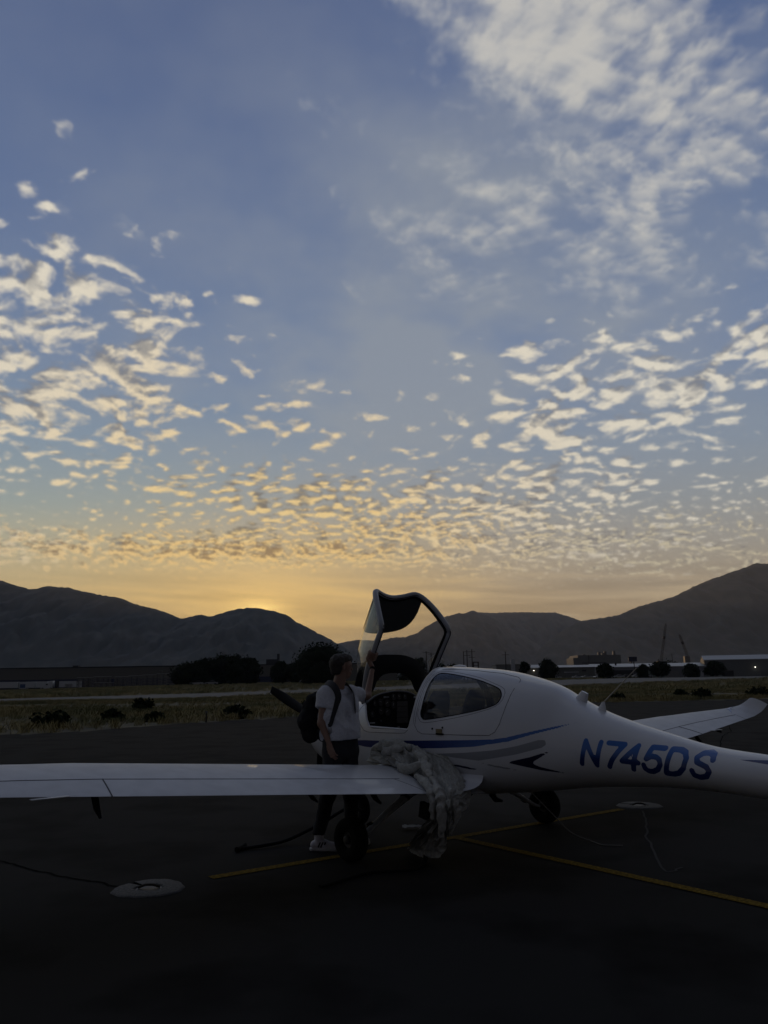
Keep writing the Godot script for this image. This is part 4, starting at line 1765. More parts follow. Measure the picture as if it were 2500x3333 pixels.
func fittings(pl: Node3D, white: Material, black: Material, alloy: Material) -> void:
	# propeller: three blades and a spinner
	var pr := Node3D.new()
	pr.name = numbered("propeller", pl)
	pl.add_child(pr, true)
	var hub := PL(2.38, 0, 1.09)
	var sp := MB.new()
	sp.lathe(PL(2.31, 0, 1.09), PL(1, 0, 0), [Vector2(0.165, 0.0), Vector2(0.165, 0.06), Vector2(0.15, 0.13), Vector2(0.11, 0.21), Vector2(0.05, 0.27), Vector2(0.0, 0.285)], 28)
	obj("spinner", sp, white, pr)
	var a0 := atan2(1.503 - 1.09, 0.747)
	for k in 3:
		var a := a0 + TAU * k / 3.0
		var d := PL(0, cos(a), sin(a))
		var tang := PL(0, -sin(a), cos(a))
		var rows := []
		for j in 15:
			var t := j / 14.0
			var rr := lerpf(0.12, 0.90, t)
			var ch: float = crom([0.035, 0.07, 0.088, 0.084, 0.07, 0.045], t)
			var tw := lerpf(0.95, 0.25, t)
			var cd := (tang * cos(tw) + PL(1, 0, 0) * sin(tw)).normalized()
			var nd := d.cross(cd).normalized()
			var ring := PackedVector3Array()
			for i in 14:
				var b := TAU * i / 14.0
				ring.append(hub + d * rr + cd * cos(b) * ch + nd * sin(b) * ch * lerpf(0.32, 0.12, t))
			rows.append(ring)
		var bm := MB.new()
		var cen := []
		for j in 15:
			cen.append(hub + d * lerpf(0.12, 0.90, j / 14.0))
		bm.sheet(rows, true, Vector3.UP, cen)
		bm.cap(rows[-1], d)
		obj("propeller_blade", bm, black, pr)
	# cowling front ring
	var cf := MB.new()
	var ring := PackedVector3Array()
	for i in 40:
		var a := TAU * i / 40.0
		var s := station(2.30)
		ring.append(PL(2.298, s[3] * cos(a), s[4] + (s[1] - s[4]) * maxf(sin(a), 0.0) + (s[4] - s[2]) * minf(sin(a), 0.0)))
	cf.cap(ring, PL(1, 0, 0))
	obj("cowl_front", cf, white, pl)
	# aerials on the spine, and the dome on the roof
	var a1 := MB.new()
	var base := PL(-1.585, 0.0, 1.415)
	var tilt := Basis(Vector3(0, 0, 1), 0.42)
	var rows := []
	for j in 6:
		var t := j / 5.0
		var ring2 := PackedVector3Array()
		for i in 16:
			var b := TAU * i / 16.0
			ring2.append(base + tilt * Vector3(lerpf(0.062, 0.036, t) * signf(cos(b)) * pow(absf(cos(b)), 0.7) + lerpf(0.0, -0.012, t), lerpf(-0.01, 0.075, t), lerpf(0.03, 0.016, t) * sin(b)))
		rows.append(ring2)
	a1.sheet(rows, true, Vector3.UP, base)
	a1.cap(rows[-1], tilt * Vector3.UP)
	obj("blade_aerial", a1, white, pl)
	var a2 := MB.new()
	rows = []
	for j in 6:
		var t := j / 5.0
		var ring3 := PackedVector3Array()
		for i in 12:
			var b := TAU * i / 12.0
			ring3.append(PL(-1.815 + lerpf(0.035, 0.0, t) + cos(b) * lerpf(0.06, 0.014, t), sin(b) * lerpf(0.018, 0.008, t), lerpf(1.30, 1.395, t)))
		rows.append(ring3)
	a2.sheet(rows, true, Vector3.UP, PL(-1.8, 0, 1.34))
	var ab := obj("aerial_base", a2, white, pl)
	var rod := MB.new()
	rod.tube(PackedVector3Array([PL(-1.815, 0, 1.39), PL(-1.99, 0, 1.535), PL(-2.171, 0, 1.682)]), [0.0055, 0.0045, 0.003], 6)
	obj("aerial_rod", rod, mat(0.45, 0.40, 0.32, 0.5), ab)
	var gp := MB.new()
	rows = []
	for j in 7:
		var t := j / 6.0
		var ring4 := PackedVector3Array()
		var k := sqrt(maxf(1.0 - pow(t, 3.0), 0.0))
		for i in 24:
			var b := TAU * i / 24.0
			ring4.append(PL(0.04 + 0.10 * k * signf(cos(b)) * pow(absf(cos(b)), 0.7), -0.10 + 0.045 * k * sin(b), 1.728 + 0.038 * t))
		rows.append(ring4)
	gp.sheet(rows, true, Vector3.UP, PL(0.04, -0.10, 1.73))
	obj("roof_aerial", gp, white, pl)
	# boarding step under the left wing root
	var st := MB.new()
	st.box(PL(0.02, 0.47, 0.34), Vector3(0.13, 0.15, 0.05), Basis(Vector3(0, 0, 1), 0.18))
	obj("boarding_step", st, black, pl)
	var dr := MB.new()
	dr.tube(PackedVector3Array([PL(-0.55, 0.12, 0.52), PL(-0.60, 0.12, 0.47), PL(-0.68, 0.12, 0.465)]), [0.03, 0.026, 0.012], 8)
	obj("belly_drain", dr, black, pl)
	# fin, rudder and the high tailplane, out of the picture to the right
	var fin := MB.new()
	var frows := []
	for j in 12:
		var t := j / 11.0
		var ring5 := PackedVector3Array()
		for i in 20:
			var b := TAU * i / 20.0
			var c := lerpf(0.52, 0.34, t)
			ring5.append(PL(lerpf(-4.95, -5.42, t) + cos(b) * c, sin(b) * lerpf(0.06, 0.035, t), lerpf(0.80, 1.92, t)))
		frows.append(ring5)
	fin.sheet(frows, true, Vector3.UP, PL(-5.2, 0, 1.4))
	obj("fin", fin, white, pl)
	var tp := MB.new()
	var trows := []
	for j in 15:
		var t := j / 7.0 - 1.0
		var ring6 := PackedVector3Array()
		for i in 20:
			var b := TAU * i / 20.0
			ring6.append(PL(-5.45 - 0.06 * absf(t) + cos(b) * lerpf(0.36, 0.24, absf(t)), t * 1.6, 1.93 + sin(b) * 0.035))
		trows.append(ring6)
	tp.sheet(trows, true, Vector3.UP, PL(-5.45, 0, 1.93))
	tp.cap(trows[0], PL(0, -1, 0))
	tp.cap(trows[-1], PL(0, 1, 0))
	obj("tailplane", tp, white, pl)


# ---------------------------------------------------------------- beyond the airfield
func tree_shape(rng: RandomNumberGenerator, w: float, h: float, trunk: float, lobes: int, leaves: int, size: float, cone := 0.0) -> Array:
	var tk := MB.new()
	tk.tube(PackedVector3Array([Vector3(0, -0.3, 0), Vector3(0.05 * w, trunk * 0.6, 0), Vector3(0, h * 0.6, 0.03 * w)]), [h * 0.030, h * 0.022, h * 0.010], 8)
	var centres := []
	for i in lobes:
		var t := (i + 0.5) / lobes
		var a := rng.randf() * TAU
		var env := sqrt(maxf(1.0 - pow(2.0 * t - 0.9, 2.0) * 0.9, 0.08)) if cone == 0.0 else (1.0 - t * cone)
		var r := w * 0.5 * env * rng.randf_range(0.35, 0.75)
		var c := Vector3(cos(a) * r, lerpf(trunk, h * 0.92, t), sin(a) * r)
		centres.append([c, w * rng.randf_range(0.17, 0.27) * (0.65 + 0.5 * env)])
		tk.tube(PackedVector3Array([Vector3(0, lerpf(trunk * 0.6, h * 0.55, t), 0), c * Vector3(0.5, 1.0, 0.5) - Vector3(0, h * 0.03, 0), c]), [h * 0.012, h * 0.007, h * 0.003], 5, false)
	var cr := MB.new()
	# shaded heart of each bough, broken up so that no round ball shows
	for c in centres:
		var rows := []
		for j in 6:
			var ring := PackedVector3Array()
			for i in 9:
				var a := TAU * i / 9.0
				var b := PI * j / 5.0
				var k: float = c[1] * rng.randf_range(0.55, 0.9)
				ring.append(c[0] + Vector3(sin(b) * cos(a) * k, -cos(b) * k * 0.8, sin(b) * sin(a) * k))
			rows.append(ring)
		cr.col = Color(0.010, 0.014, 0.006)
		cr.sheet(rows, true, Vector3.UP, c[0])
	for i in leaves:
		var c: Array = centres[rng.randi() % centres.size()]
		var d: Vector3 = Vector3(rng.randfn(), rng.randfn() * 0.8, rng.randfn()).normalized() * c[1] * (0.55 + 0.62 * sqrt(rng.randf()))
		var p: Vector3 = c[0] + d
		if p.y < trunk * 0.7:
			continue
		var u := Vector3(rng.randfn(), rng.randfn(), rng.randfn()).normalized()
		var v := u.cross(Vector3(rng.randfn(), rng.randfn(), rng.randfn())).normalized()
		var s := size * rng.randf_range(0.5, 1.3)
		var nn: Vector3 = (d.normalized() + Vector3(0, 0.3, 0)).normalized()
		var g := rng.randf_range(0.6, 1.4)
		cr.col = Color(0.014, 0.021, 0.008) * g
		cr.tri(p - u * s, p + u * s, p + v * s * 1.3, nn, nn, nn)
		cr.tri(p - u * s * 0.8, p + u * s * 0.9, p - v * s * 1.1, nn, nn, nn)
	return [tk, cr]


func tree(label: String, at: Vector3, w: float, h: float, trunk: float, lobes: int, leaves: int, group: String, sd: int, called := "tree", size := 0.3) -> void:
	var rng := RandomNumberGenerator.new()
	rng.seed = sd
	var o := thing(called, label, "tree" if called == "tree" else "bush", at, 0.0, group)
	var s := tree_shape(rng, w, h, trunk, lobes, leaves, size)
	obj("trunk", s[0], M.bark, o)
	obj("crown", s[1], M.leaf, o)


# walls with real openings' frames set on them; origin at the front left corner of the base, x along the front
func shed(called: String, label: String, at: Vector3, size: Vector3, wall: Material, roofm: Material, ridge: float, group := "") -> Node3D:
	var o := thing(called, label, "building", at, 0.0, group)
	var w := MB.new()
	w.box(Vector3(size.x * 0.5, size.y * 0.5 - 0.5, -size.z * 0.5), Vector3(size.x, size.y + 1.0, size.z))
	obj("wall", w, wall, o)
	var r := MB.new()
	var e := 0.25
	var y := size.y + 0.02
	if ridge > 0.0:
		var a := Vector3(-e, y, e)
		var b := Vector3(size.x + e, y, e)
		var c := Vector3(size.x + e, y + ridge, -size.z * 0.5)
		var d := Vector3(-e, y + ridge, -size.z * 0.5)
		var f := Vector3(size.x + e, y, -size.z - e)
		var g := Vector3(-e, y, -size.z - e)
		r.quad(a, b, c, d, Vector3(0, 1, 1))
		r.quad(d, c, f, g, Vector3(0, 1, -1))
		r.quad(a, b, b - Vector3(0, 0.3, 0), a - Vector3(0, 0.3, 0), Vector3(0, 0, 1))
		var w2 := MB.new()
		w2.flat(Vector3(0, size.y, 0), Vector3(0, size.y, -size.z), Vector3(0, y + ridge - 0.1, -size.z * 0.5), Vector3(-1, 0, 0))
		w2.flat(Vector3(size.x, size.y, 0), Vector3(size.x, size.y, -size.z), Vector3(size.x, y + ridge - 0.1, -size.z * 0.5), Vector3(1, 0, 0))
		obj("gable", w2, wall, o)
	else:
		r.box(Vector3(size.x * 0.5, y + 0.12, -size.z * 0.5), Vector3(size.x + 0.4, 0.26, size.z + 0.4))
	obj("roof", r, roofm, o)
	return o


func slab(o: Node3D, called: String, at: Vector3, size: Vector3, m: Material) -> MeshInstance3D:
	var b := MB.new()
	b.box(at, size)
	return obj(called, b, m, o)


func wall_lamp(o: Node3D, at: Vector3) -> void:
	var em := mat(0.9, 0.9, 0.85, 0.5)
	em.emission_enabled = true
	em.emission = Color(1.0, 0.97, 0.9)
	em.emission_energy_multiplier = 1.6
	slab(o, "lamp_housing", at + Vector3(0, 0.22, -0.02), Vector3(0.5, 0.12, 0.36), M.dark)
	slab(o, "lamp_bulb", at + Vector3(0, 0.0, 0.05), Vector3(0.42, 0.30, 0.22), em)
	var l := OmniLight3D.new()
	l.name = "lamp_light"
	l.light_energy = 0.25
	l.light_color = Color(1.0, 0.96, 0.88)
	l.light_size = 0.15
	l.omni_range = 30.0
	l.omni_attenuation = 2.0
	l.shadow_enabled = true
	l.position = at + Vector3(0, 0, 0.35)
	o.add_child(l)


func car(label: String, at: Vector3, turn: float, col: Color, group: String) -> void:
	var o := thing("parked_car", label, "car", at, turn, group)
	var m := mat(col.r, col.g, col.b, 0.35)
	var body := MB.new()
	var rows := []
	for z in [-0.85, -0.8, 0.8, 0.85]:
		var s := 0.94 if absf(z) > 0.82 else 1.0
		rows.append(PackedVector3Array([Vector3(-2.1 * s, 0.35, z), Vector3(-2.1 * s, 0.75, z), Vector3(-1.9 * s, 0.86, z), Vector3(-0.9, 0.95, z), Vector3(1.2, 0.98, z), Vector3(1.95 * s, 0.95, z), Vector3(2.1 * s, 0.7, z), Vector3(2.05 * s, 0.35, z)]))
	body.sheet(rows, true, Vector3.UP, Vector3(0, 0.6, 0))
	body.cap(rows[0], Vector3(0, 0, -1))
	body.cap(rows[-1], Vector3(0, 0, 1))
	obj("body", body, m, o)
	var cab := MB.new()
	rows = []
	for q in [[0.94, 1.25, -1.0, 0.80], [1.40, 0.85, -0.35, 0.66], [1.45, 0.7, -0.2, 0.6]]:
		rows.append(PackedVector3Array([Vector3(q[2], q[0], -q[3]), Vector3(q[1], q[0], -q[3]), Vector3(q[1], q[0], q[3]), Vector3(q[2], q[0], q[3])]))
	cab.sheet(rows, true, Vector3.UP, Vector3(0.1, 1.1, 0))
	obj("window", cab, M.dark, o)
	var rf := MB.new()
	rf.box(Vector3(0.25, 1.46, 0), Vector3(1.0, 0.05, 1.25))
	obj("roof", rf, m, o)
	for x in [-1.3, 1.3]:
		for z in [-0.8, 0.8]:
			var w := MB.new()
			w.lathe(Vector3(x, 0.32, z - 0.1), Vector3(0, 0, 1), [Vector2(0.0, 0.0), Vector2(0.32, 0.0), Vector2(0.32, 0.2), Vector2(0.0, 0.2)], 14)
			obj("wheel", w, M.rubber, o)


func pole(label: String, at: Vector3, h: float, arms: Array, group: String) -> void:
	var o := thing("utility_pole", label, "pole", at, 0.0, group)
	var p := MB.new()
	p.tube(PackedVector3Array([Vector3(0, -0.5, 0), Vector3(0, h, 0)]), [0.20, 0.13], 8)
	obj("post", p, M.bark, o)
	for a in arms:
		slab(o, "cross_arm", Vector3(0, h - a, 0), Vector3(2.2, 0.12, 0.14), M.bark)


func crane(label: String, at: Vector3, base: Vector2, tip: Vector2) -> void:
	var o := thing("crane", label, "crane", at, 0.0, "cranes behind the low buildings")
	var m := mat(0.10, 0.09, 0.08, 0.7)
	var a := Vector3(base.x, base.y, 0)
	var b := Vector3(tip.x, tip.y, 0)
	var d := (b - a).normalized()
	var sx := Vector3(d.y, -d.x, 0)
	var n := 16
	var boom := Node3D.new()
	boom.name = "boom"
	o.add_child(boom, true)
	for k in 4:
		var off := sx * (0.8 if k % 2 else -0.8) + Vector3(0, 0, 0.8 if k < 2 else -0.8)
		var ch := MB.new()
		ch.tube(PackedVector3Array([a + off, a.lerp(b, 0.92) + off * 0.7, b + off * 0.2]), [0.17], 4)
		obj("chord", ch, m, boom)
	var lc := MB.new()
	for i in n:
		var p := a.lerp(b, i / float(n))
		var q := a.lerp(b, (i + 1) / float(n))
		var s := 0.8 if i % 2 else -0.8
		for z in [0.8, -0.8]:
			lc.tube(PackedVector3Array([p + sx * s + Vector3(0, 0, z), q - sx * s + Vector3(0, 0, z)]), [0.11], 4, false)
	var lo := obj("lacing", lc, m, boom)
	lo.set_meta("kind", "stuff")
	slab(o, "cab", Vector3(base.x - 1.0, base.y * 0.5, 0), Vector3(4.5, base.y, 4.0), m)
	var head := MB.new()
	head.tube(PackedVector3Array([a.lerp(b, 0.62) - d * 1.2, a.lerp(b, 0.62) + d * 1.2]), [1.2], 8)
	obj("jib_joint", head, M.dark, o)


func far() -> void:
	M.bark = mat(0.030, 0.024, 0.018, 0.9)
	M.leaf = vmat(0.9)
	M.leaf.metallic_specular = 0.2
	M.dark = mat(0.012, 0.012, 0.014, 0.6)
	var clad := mat(0.115, 0.11, 0.095, 0.8)
	var clad2 := mat(0.13, 0.135, 0.13, 0.8)
	var tin := mat(0.42, 0.43, 0.44, 0.5)
	var grey := mat(0.16, 0.16, 0.155, 0.8)
	var navy := mat(0.012, 0.016, 0.05, 0.7)
	# long warehouse behind the trucks
	var wh := shed("warehouse", "very long tan warehouse with dock shade painted as a dark band behind the parked trailers", W(-330, 432), Vector3(336, 11.0, 90), clad, M.dark, 0.0)
	slab(wh, "dock_shade_band", Vector3(150, 2.55, 0.30), Vector3(300, 5.1, 0.6), navy)  # flat navy slab: shade of the dock recess put in as colour
	slab(wh, "parapet", Vector3(168, 11.42, 0.0), Vector3(337, 0.35, 1.0), M.dark)
	slab(wh, "roof_vent", Vector3(160.6, 12.0, -6), Vector3(3.0, 0.9, 3), M.dark)
	slab(wh, "roof_unit", Vector3(267, 13.0, -14), Vector3(7.0, 3.0, 5), M.dark)
	slab(wh, "roof_stack", Vector3(270, 15.0, -14), Vector3(1.4, 5.0, 2), M.dark)
	for i in 14:
		slab(wh, "dock_door", Vector3(118 + i * 5.2, 2.2, 0.64), Vector3(3.2, 4.0, 0.08), M.dark)
	# trailers and the white truck
	var white := mat(0.45, 0.46, 0.47, 0.6)
	var trailers := [[-187.0, 13.6, "white box trailer at the left edge in front of the warehouse"], [-169.6, 4.2, "short white box trailer right beside the blue panelled one"], [-164.6, 5.2, "plain white box trailer just left of the white truck cab"], [-153.8, 9.8, "longest white box trailer hitched behind the white truck cab"]]
	for t in trailers:
		var o := thing("trailer", t[2], "trailer", W(t[0], 378), 0.0, "box trailers by the warehouse")
		slab(o, "box", Vector3(t[1] * 0.5, 2.45, -1.2), Vector3(t[1], 2.8, 2.5), white)
		slab(o, "chassis", Vector3(t[1] * 0.5, 0.9, -1.2), Vector3(t[1] * 0.95, 0.3, 1.6), M.dark)
		for k in 2:
			var wm := MB.new()
			wm.lathe(Vector3(t[1] * 0.78 + k * 1.15, 0.5, 0.0), Vector3(0, 0, -1), [Vector2(0, 0), Vector2(0.5, 0.0), Vector2(0.5, 0.3), Vector2(0, 0.3)], 14)
			obj("wheel", wm, M.dark, o)
	var bp := thing("container", "white container with a blue square on its side", "container", W(-173.2, 379), 0.0)
	slab(bp, "box", Vector3(1.9, 2.2, -1.2), Vector3(3.6, 3.2, 2.4), white)
	slab(bp, "blue_panel", Vector3(1.95, 1.9, 0.03), Vector3(2.6, 1.7, 0.06), mat(0.03, 0.07, 0.18, 0.6))
	var tr := thing("truck", "white long nosed truck cab with raised roof fairing facing left", "truck", W(-160.4, 374), 0.0)
	var cab := MB.new()
	var rows := []
	for z in [-1.15, -1.05, 1.05, 1.15]:
		var s := 0.0 if absf(z) < 1.1 else 0.12
		rows.append(PackedVector3Array([Vector3(0.1 + s, 0.6, z), Vector3(0.1 + s, 1.55, z), Vector3(0.5, 1.9 - s, z), Vector3(2.0, 2.05 - s, z), Vector3(2.5, 2.75 - s, z), Vector3(3.1, 3.3 - s, z), Vector3(4.4, 3.95 - s, z), Vector3(5.6, 4.05 - s, z), Vector3(5.7, 0.7, z)]))
	cab.sheet(rows, true, Vector3.UP, Vector3(3, 2, 0))
	cab.cap(rows[0], Vector3(0, 0, -1))
	cab.cap(rows[-1], Vector3(0, 0, 1))
	obj("cab", cab, white, tr)
	slab(tr, "window", Vector3(3.0, 2.45, 1.17), Vector3(0.9, 0.6, 0.05), M.dark)
	slab(tr, "windscreen", Vector3(2.32, 2.5, 0), Vector3(0.1, 0.62, 1.9), M.dark)
	for x in [1.1, 5.0, 6.4]:
		var wm := MB.new()
		wm.lathe(Vector3(x, 0.52, 1.2), Vector3(0, 0, -1), [Vector2(0, 0), Vector2(0.52, 0.0), Vector2(0.52, 0.35), Vector2(0, 0.35)], 14)
		obj("wheel", wm, M.dark, tr)
	slab(tr, "chassis", Vector3(5.8, 0.95, 0), Vector3(3.6, 0.35, 1.2), M.dark)
	# stacked pallets and crates in the yard
	var wood := mat(0.16, 0.15, 0.135, 0.9)
	var wood2 := mat(0.10, 0.095, 0.088, 0.9)
	var stacks := [[-143.2, 3.2, 2.6, 8, "low stack of grey crates just right of the long trailer"], [-139.6, 7.4, 5.2, 9, "tall block of pallet stacks behind the low crates"], [-132.0, 7.8, 5.4, 10, "second tall block of pallet stacks with a pale top"], [-130.0, 8.4, 2.7, 6, "low row of dark crates in front of the tall blocks"], [-122.6, 6.2, 5.1, 8, "pallet block right of the gap in the stacks"], [-116.2, 6.0, 5.3, 8, "long pallet block in the middle of the yard"], [-110.0, 6.2, 5.5, 7, "pallet block beside the light pole, its planks level"], [-103.6, 6.2, 5.8, 6, "rightmost pallet block beside the dark trees"]]
	for s in stacks:
		var o := thing("pallet_stack", s[4], "pallet stack", W(s[0], 362 if s[2] > 3.0 else 358), 0.0, "stacks of pallets in the yard")
		var nx: int = int(s[1] / 0.78)
		for i in nx:
			var col := MB.new()
			var hgt: float = s[2] * (1.0 - 0.03 * float((i * 7) % 4))
			for k in 8:
				col.box(Vector3(0.39 + i * s[1] / nx, hgt * (k + 0.4) / 8.0, -0.6), Vector3(s[1] / nx - 0.16, hgt / 8.0 * 0.62, 1.2))
			obj("column", col, wood if (i + s[3]) % 3 else wood2, o)
		slab(o, "top_sheet", Vector3(s[1] * 0.5, s[2] + 0.06, -0.6), Vector3(s[1], 0.1, 1.3), tin)
	var lp := thing("light_pole", "thin pale light pole in front of the pallet blocks", "light pole", W(-92.2, 330), 0.0)
	slab(lp, "post", Vector3(0, 3.2, 0), Vector3(0.16, 6.6, 0.16), grey)
	slab(lp, "arm", Vector3(-0.5, 6.5, 0), Vector3(1.2, 0.1, 0.1), grey)
	# trees on the left
	var tl := [[-65.5, 9.0, 8.2, 1.0, "leftmost low spreading tree of the dark clump by the pallets"], [-60.5, 9.0, 9.6, 1.1, "second tree from the left in the dark clump"], [-54.6, 10.5, 11.0, 1.2, "tallest round tree in the middle of the dark clump"], [-48.8, 9.5, 10.6, 1.2, "round topped tree right of the tallest in the dark clump"], [-45.0, 6.5, 9.9, 1.0, "narrow tree at the right end of the dark clump"], [-35.2, 6.0, 8.6, 1.0, "small dark tree right of the clump before the warehouse end"], [-30.2, 6.4, 8.0, 1.2, "small tree between the clump and the big tree by the pilot"]]
	for i in tl.size():
		var t: Array = tl[i]
		tree(t[4], W(t[0], 262 + (i % 3) * 3.0, -0.3), t[1], t[2] - gh(t[0], 262), t[3], 26, 3000, "trees before the warehouse", 300 + i)
	tree("big bushy tree behind the head of the standing person", W(-19.6, 240, -0.3), 16.5, 10.6, 1.5, 46, 5200, "trees before the warehouse", 330)
	for q in [[-7.0, 9.8, 8.0, "dark tree behind the raised canopy, next to the big tree"], [8.5, 10.6, 9.0, "tree seen through the canopy above the glare shield"], [13.5, 10.9, 8.0, "tree behind the right canopy frame"], [21.5, 8.0, 8.0, "low tree behind the foot of the right canopy frame"], [28.0, 7.6, 8.0, "low tree left of the steel frame above the cabin roof"]]:
		tree(q[3], W(q[0], 330, -0.3), q[2], q[1] - 1.4, 1.0, 22, 2200, "trees behind the canopy", 340 + int(q[0]))
	for q in [[-69.5, 0.0, 0.12, "dark car half hidden under the left of the tree clump"], [-64.4, 0.2, 0.4, "first silver car under the tree clump"], [-61.6, 0.0, 0.45, "second silver car under the tree clump"], [-57.0, 0.1, 0.3, "pale grey car under the right of the tree clump"], [-29.6, 0.0, 0.35, "pale car under the small tree left of the person"]]:
		car(q[3], W(q[0], 262 if q[0] < -40.0 else 268), q[1], Color(q[2], q[2], q[2] * 1.02), "cars parked under the trees")
	# right: sheds, mill block and hangar
	var hg := shed("hangar", "large grey green metal hangar with pale roof at the right edge", W(139.6, 352), Vector3(70, 7.4, 12), clad2, tin, 1.9)
	hg.rotation.y = deg_to_rad(-14.0)
	slab(hg, "downpipe", Vector3(22.0, 1.6, 0.1), Vector3(0.9, 3.2, 0.2), grey)
	wall_lamp(hg, Vector3(20.4, 3.9, 0.3))
	var low := shed("low_shed", "long low shed with white metal roof left of the hangar", W(92.0, 352), Vector3(58, 4.9, 26), mat(0.14, 0.14, 0.15, 0.8), tin, 1.55)
	slab(low, "recess", Vector3(9.0, 2.0, 0.06), Vector3(14.0, 2.9, 0.1), M.dark)
	slab(low, "green_bay", Vector3(25.0, 2.3, 0.12), Vector3(9.0, 4.2, 0.2), mat(0.10, 0.13, 0.11, 0.8))
	slab(low, "bay_door", Vector3(32.5, 1.5, 0.12), Vector3(7.0, 2.9, 0.15), grey)
	slab(low, "roof_vent", Vector3(10.4, 6.2, -6), Vector3(0.6, 1.2, 0.6), M.dark)
	slab(low, "door", Vector3(45.5, 1.3, 0.1), Vector3(2.4, 2.6, 0.12), mat(0.3, 0.31, 0.32, 0.7))
	wall_lamp(low, Vector3(25.6, 3.0, 0.4))
	var l2 := shed("front_shed", "low grey shed with flat dark eave left of the white roof", W(72.2, 342), Vector3(16.6, 4.9, 14), mat(0.13, 0.13, 0.12, 0.8), tin, 1.0)
	slab(l2, "eave", Vector3(8.3, 4.75, 0.25), Vector3(17.0, 0.18, 0.5), M.dark)
	slab(l2, "window", Vector3(12.0, 3.4, 0.08), Vector3(1.7, 0.7, 0.1), M.dark)
	var l3 := shed("side_shed", "small shed with pale roof between the two round trees", W(58.6, 341), Vector3(13.4, 4.9, 14), mat(0.13, 0.13, 0.12, 0.8), tin, 1.3)
	wall_lamp(l3, Vector3(3.9, 3.7, 0.4))
	var l4 := shed("office", "low pale building with a white stair block behind the cabin roof", W(46.6, 340), Vector3(12.0, 6.2, 12), grey, grey, 0.0)
	slab(l4, "stair_block", Vector3(7.0, 4.2, 0.6), Vector3(1.6, 8.6, 1.4), mat(0.40, 0.41, 0.43, 0.7))
	slab(l4, "window_band", Vector3(3.2, 3.5, 0.06), Vector3(6.0, 0.9, 0.1), M.dark)
	var fr := thing("steel_frame", "small open steel frame standing left of the pale office", "frame", W(28.6, 262), 0.0)
	for x in [0.0, 1.55]:
		for z in [0.0, -1.5]:
			slab(fr, "post", Vector3(x, 3.0, z), Vector3(0.2, 6.2, 0.2), M.bark)
	slab(fr, "platform", Vector3(0.78, 6.0, -0.75), Vector3(1.9, 0.25, 1.9), M.bark)
	slab(fr, "rail", Vector3(0.78, 4.9, 0.0), Vector3(1.6, 0.15, 0.12), M.bark)
	var blk := thing("mill_block", "big windowless grey block with roof plant behind the white roof", "building", W(122.0, 522), 0.0)
	var bm := MB.new()
	bm.box(Vector3(17.0, 7.0, -12), Vector3(28.0, 16.0, 24))
	bm.box(Vector3(1.6, 6.2, -10), Vector3(3.2, 14.4, 20))
	obj("wall", bm, grey, blk)
	slab(blk, "ledge", Vector3(13.5, 10.0, 0.15), Vector3(16.0, 0.35, 0.3), M.dark)
	for q in [[18.0, 16.0, 1.8], [20.4, 15.8, 1.0], [22.0, 16.2, 2.4], [27.8, 16.2, 2.6], [8.0, 15.4, 0.6]]:
		slab(blk, "roof_plant", Vector3(q[0], q[1], -4), Vector3(1.5, q[2], 2.0), grey)
	var tk := thing("billboard", "dark navy box sign raised on a post above the white roof", "sign", W(130.2, 430), 0.0)
	slab(tk, "panel", Vector3(2.1, 9.9, 0), Vector3(4.5, 2.5, 0.6), navy)
	slab(tk, "post", Vector3(1.2, 4.2, 0), Vector3(0.5, 9.0, 0.5), M.dark)
	var sh := thing("shelter", "open carport with a flat white roof in front of the grey shed", "carport", W(72.9, 326), 0.0)
	slab(sh, "roof", Vector3(2.6, 2.75, -1.5), Vector3(5.3, 0.22, 3.2), tin)
	for x in [0.2, 5.0]:
		slab(sh, "post", Vector3(x, 1.3, -0.2), Vector3(0.14, 2.8, 0.14), grey)
	crane("taller lattice crane leaning slightly right behind the sheds", W(0, 700), Vector2(240.1, 14.0), Vector2(247.2, 46.5))
	crane("shorter lattice crane leaning left behind the sheds", W(0, 705), Vector2(265.5, 18.0), Vector2(260.0, 37.0))
	for p in [[25.2, 260, 9.5, [], "thick bare pole, leftmost of the three poles over the cabin"], [26.5, 262, 10.0, [0.6, 1.8], "middle pole of the three over the cabin, with cross arms"], [27.7, 258, 10.1, [0.8, 2.6], "right pole of the three over the cabin, with cross arms"], [38.8, 260, 9.2, [1.0], "single pole standing alone right of the three"], [13.15, 262, 9.8, [0.5], "left pole seen through the canopy glass"], [14.75, 262, 9.3, [0.5], "right pole seen through the canopy glass"], [102.0, 330, 8.6, [0.7], "slim pole left of the taller crane"], [108.8, 430, 12.6, [1.2, 2.2], "slim mast right of the navy sign"], [150.0, 420, 12.4, [0.8], "slim pole behind the hangar roof"]]:
		pole(p[4], W(p[0], p[1]), p[2], p[3], "poles beyond the field")
	var trr := [[51.6, 3.9, 6.9, 0.8, "first round tree right of the poles, over the cabin roof"], [60.4, 7.2, 7.2, 0.9, "broad round tree second from the left before the sheds"], [81.5, 6.0, 5.2, 0.5, "open ragged tree in front of the white roof"], [95.8, 4.9, 4.9, 0.3, "dense round dark tree under the whip aerial tip"], [102.3, 7.2, 5.6, 1.4, "umbrella shaped tree with a lit lamp behind it"], [113.9, 5.8, 4.6, 0.3, "dense low round tree right of the umbrella shaped one"], [122.6, 7.0, 5.4, 1.3, "spreading tree nearest the hangar"]]
	for i in trr.size():
		var t: Array = trr[i]
		tree(t[4], W(t[0], 300, -0.2), t[1], t[2], t[3], 20, 2300, "trees before the sheds", 400 + i)
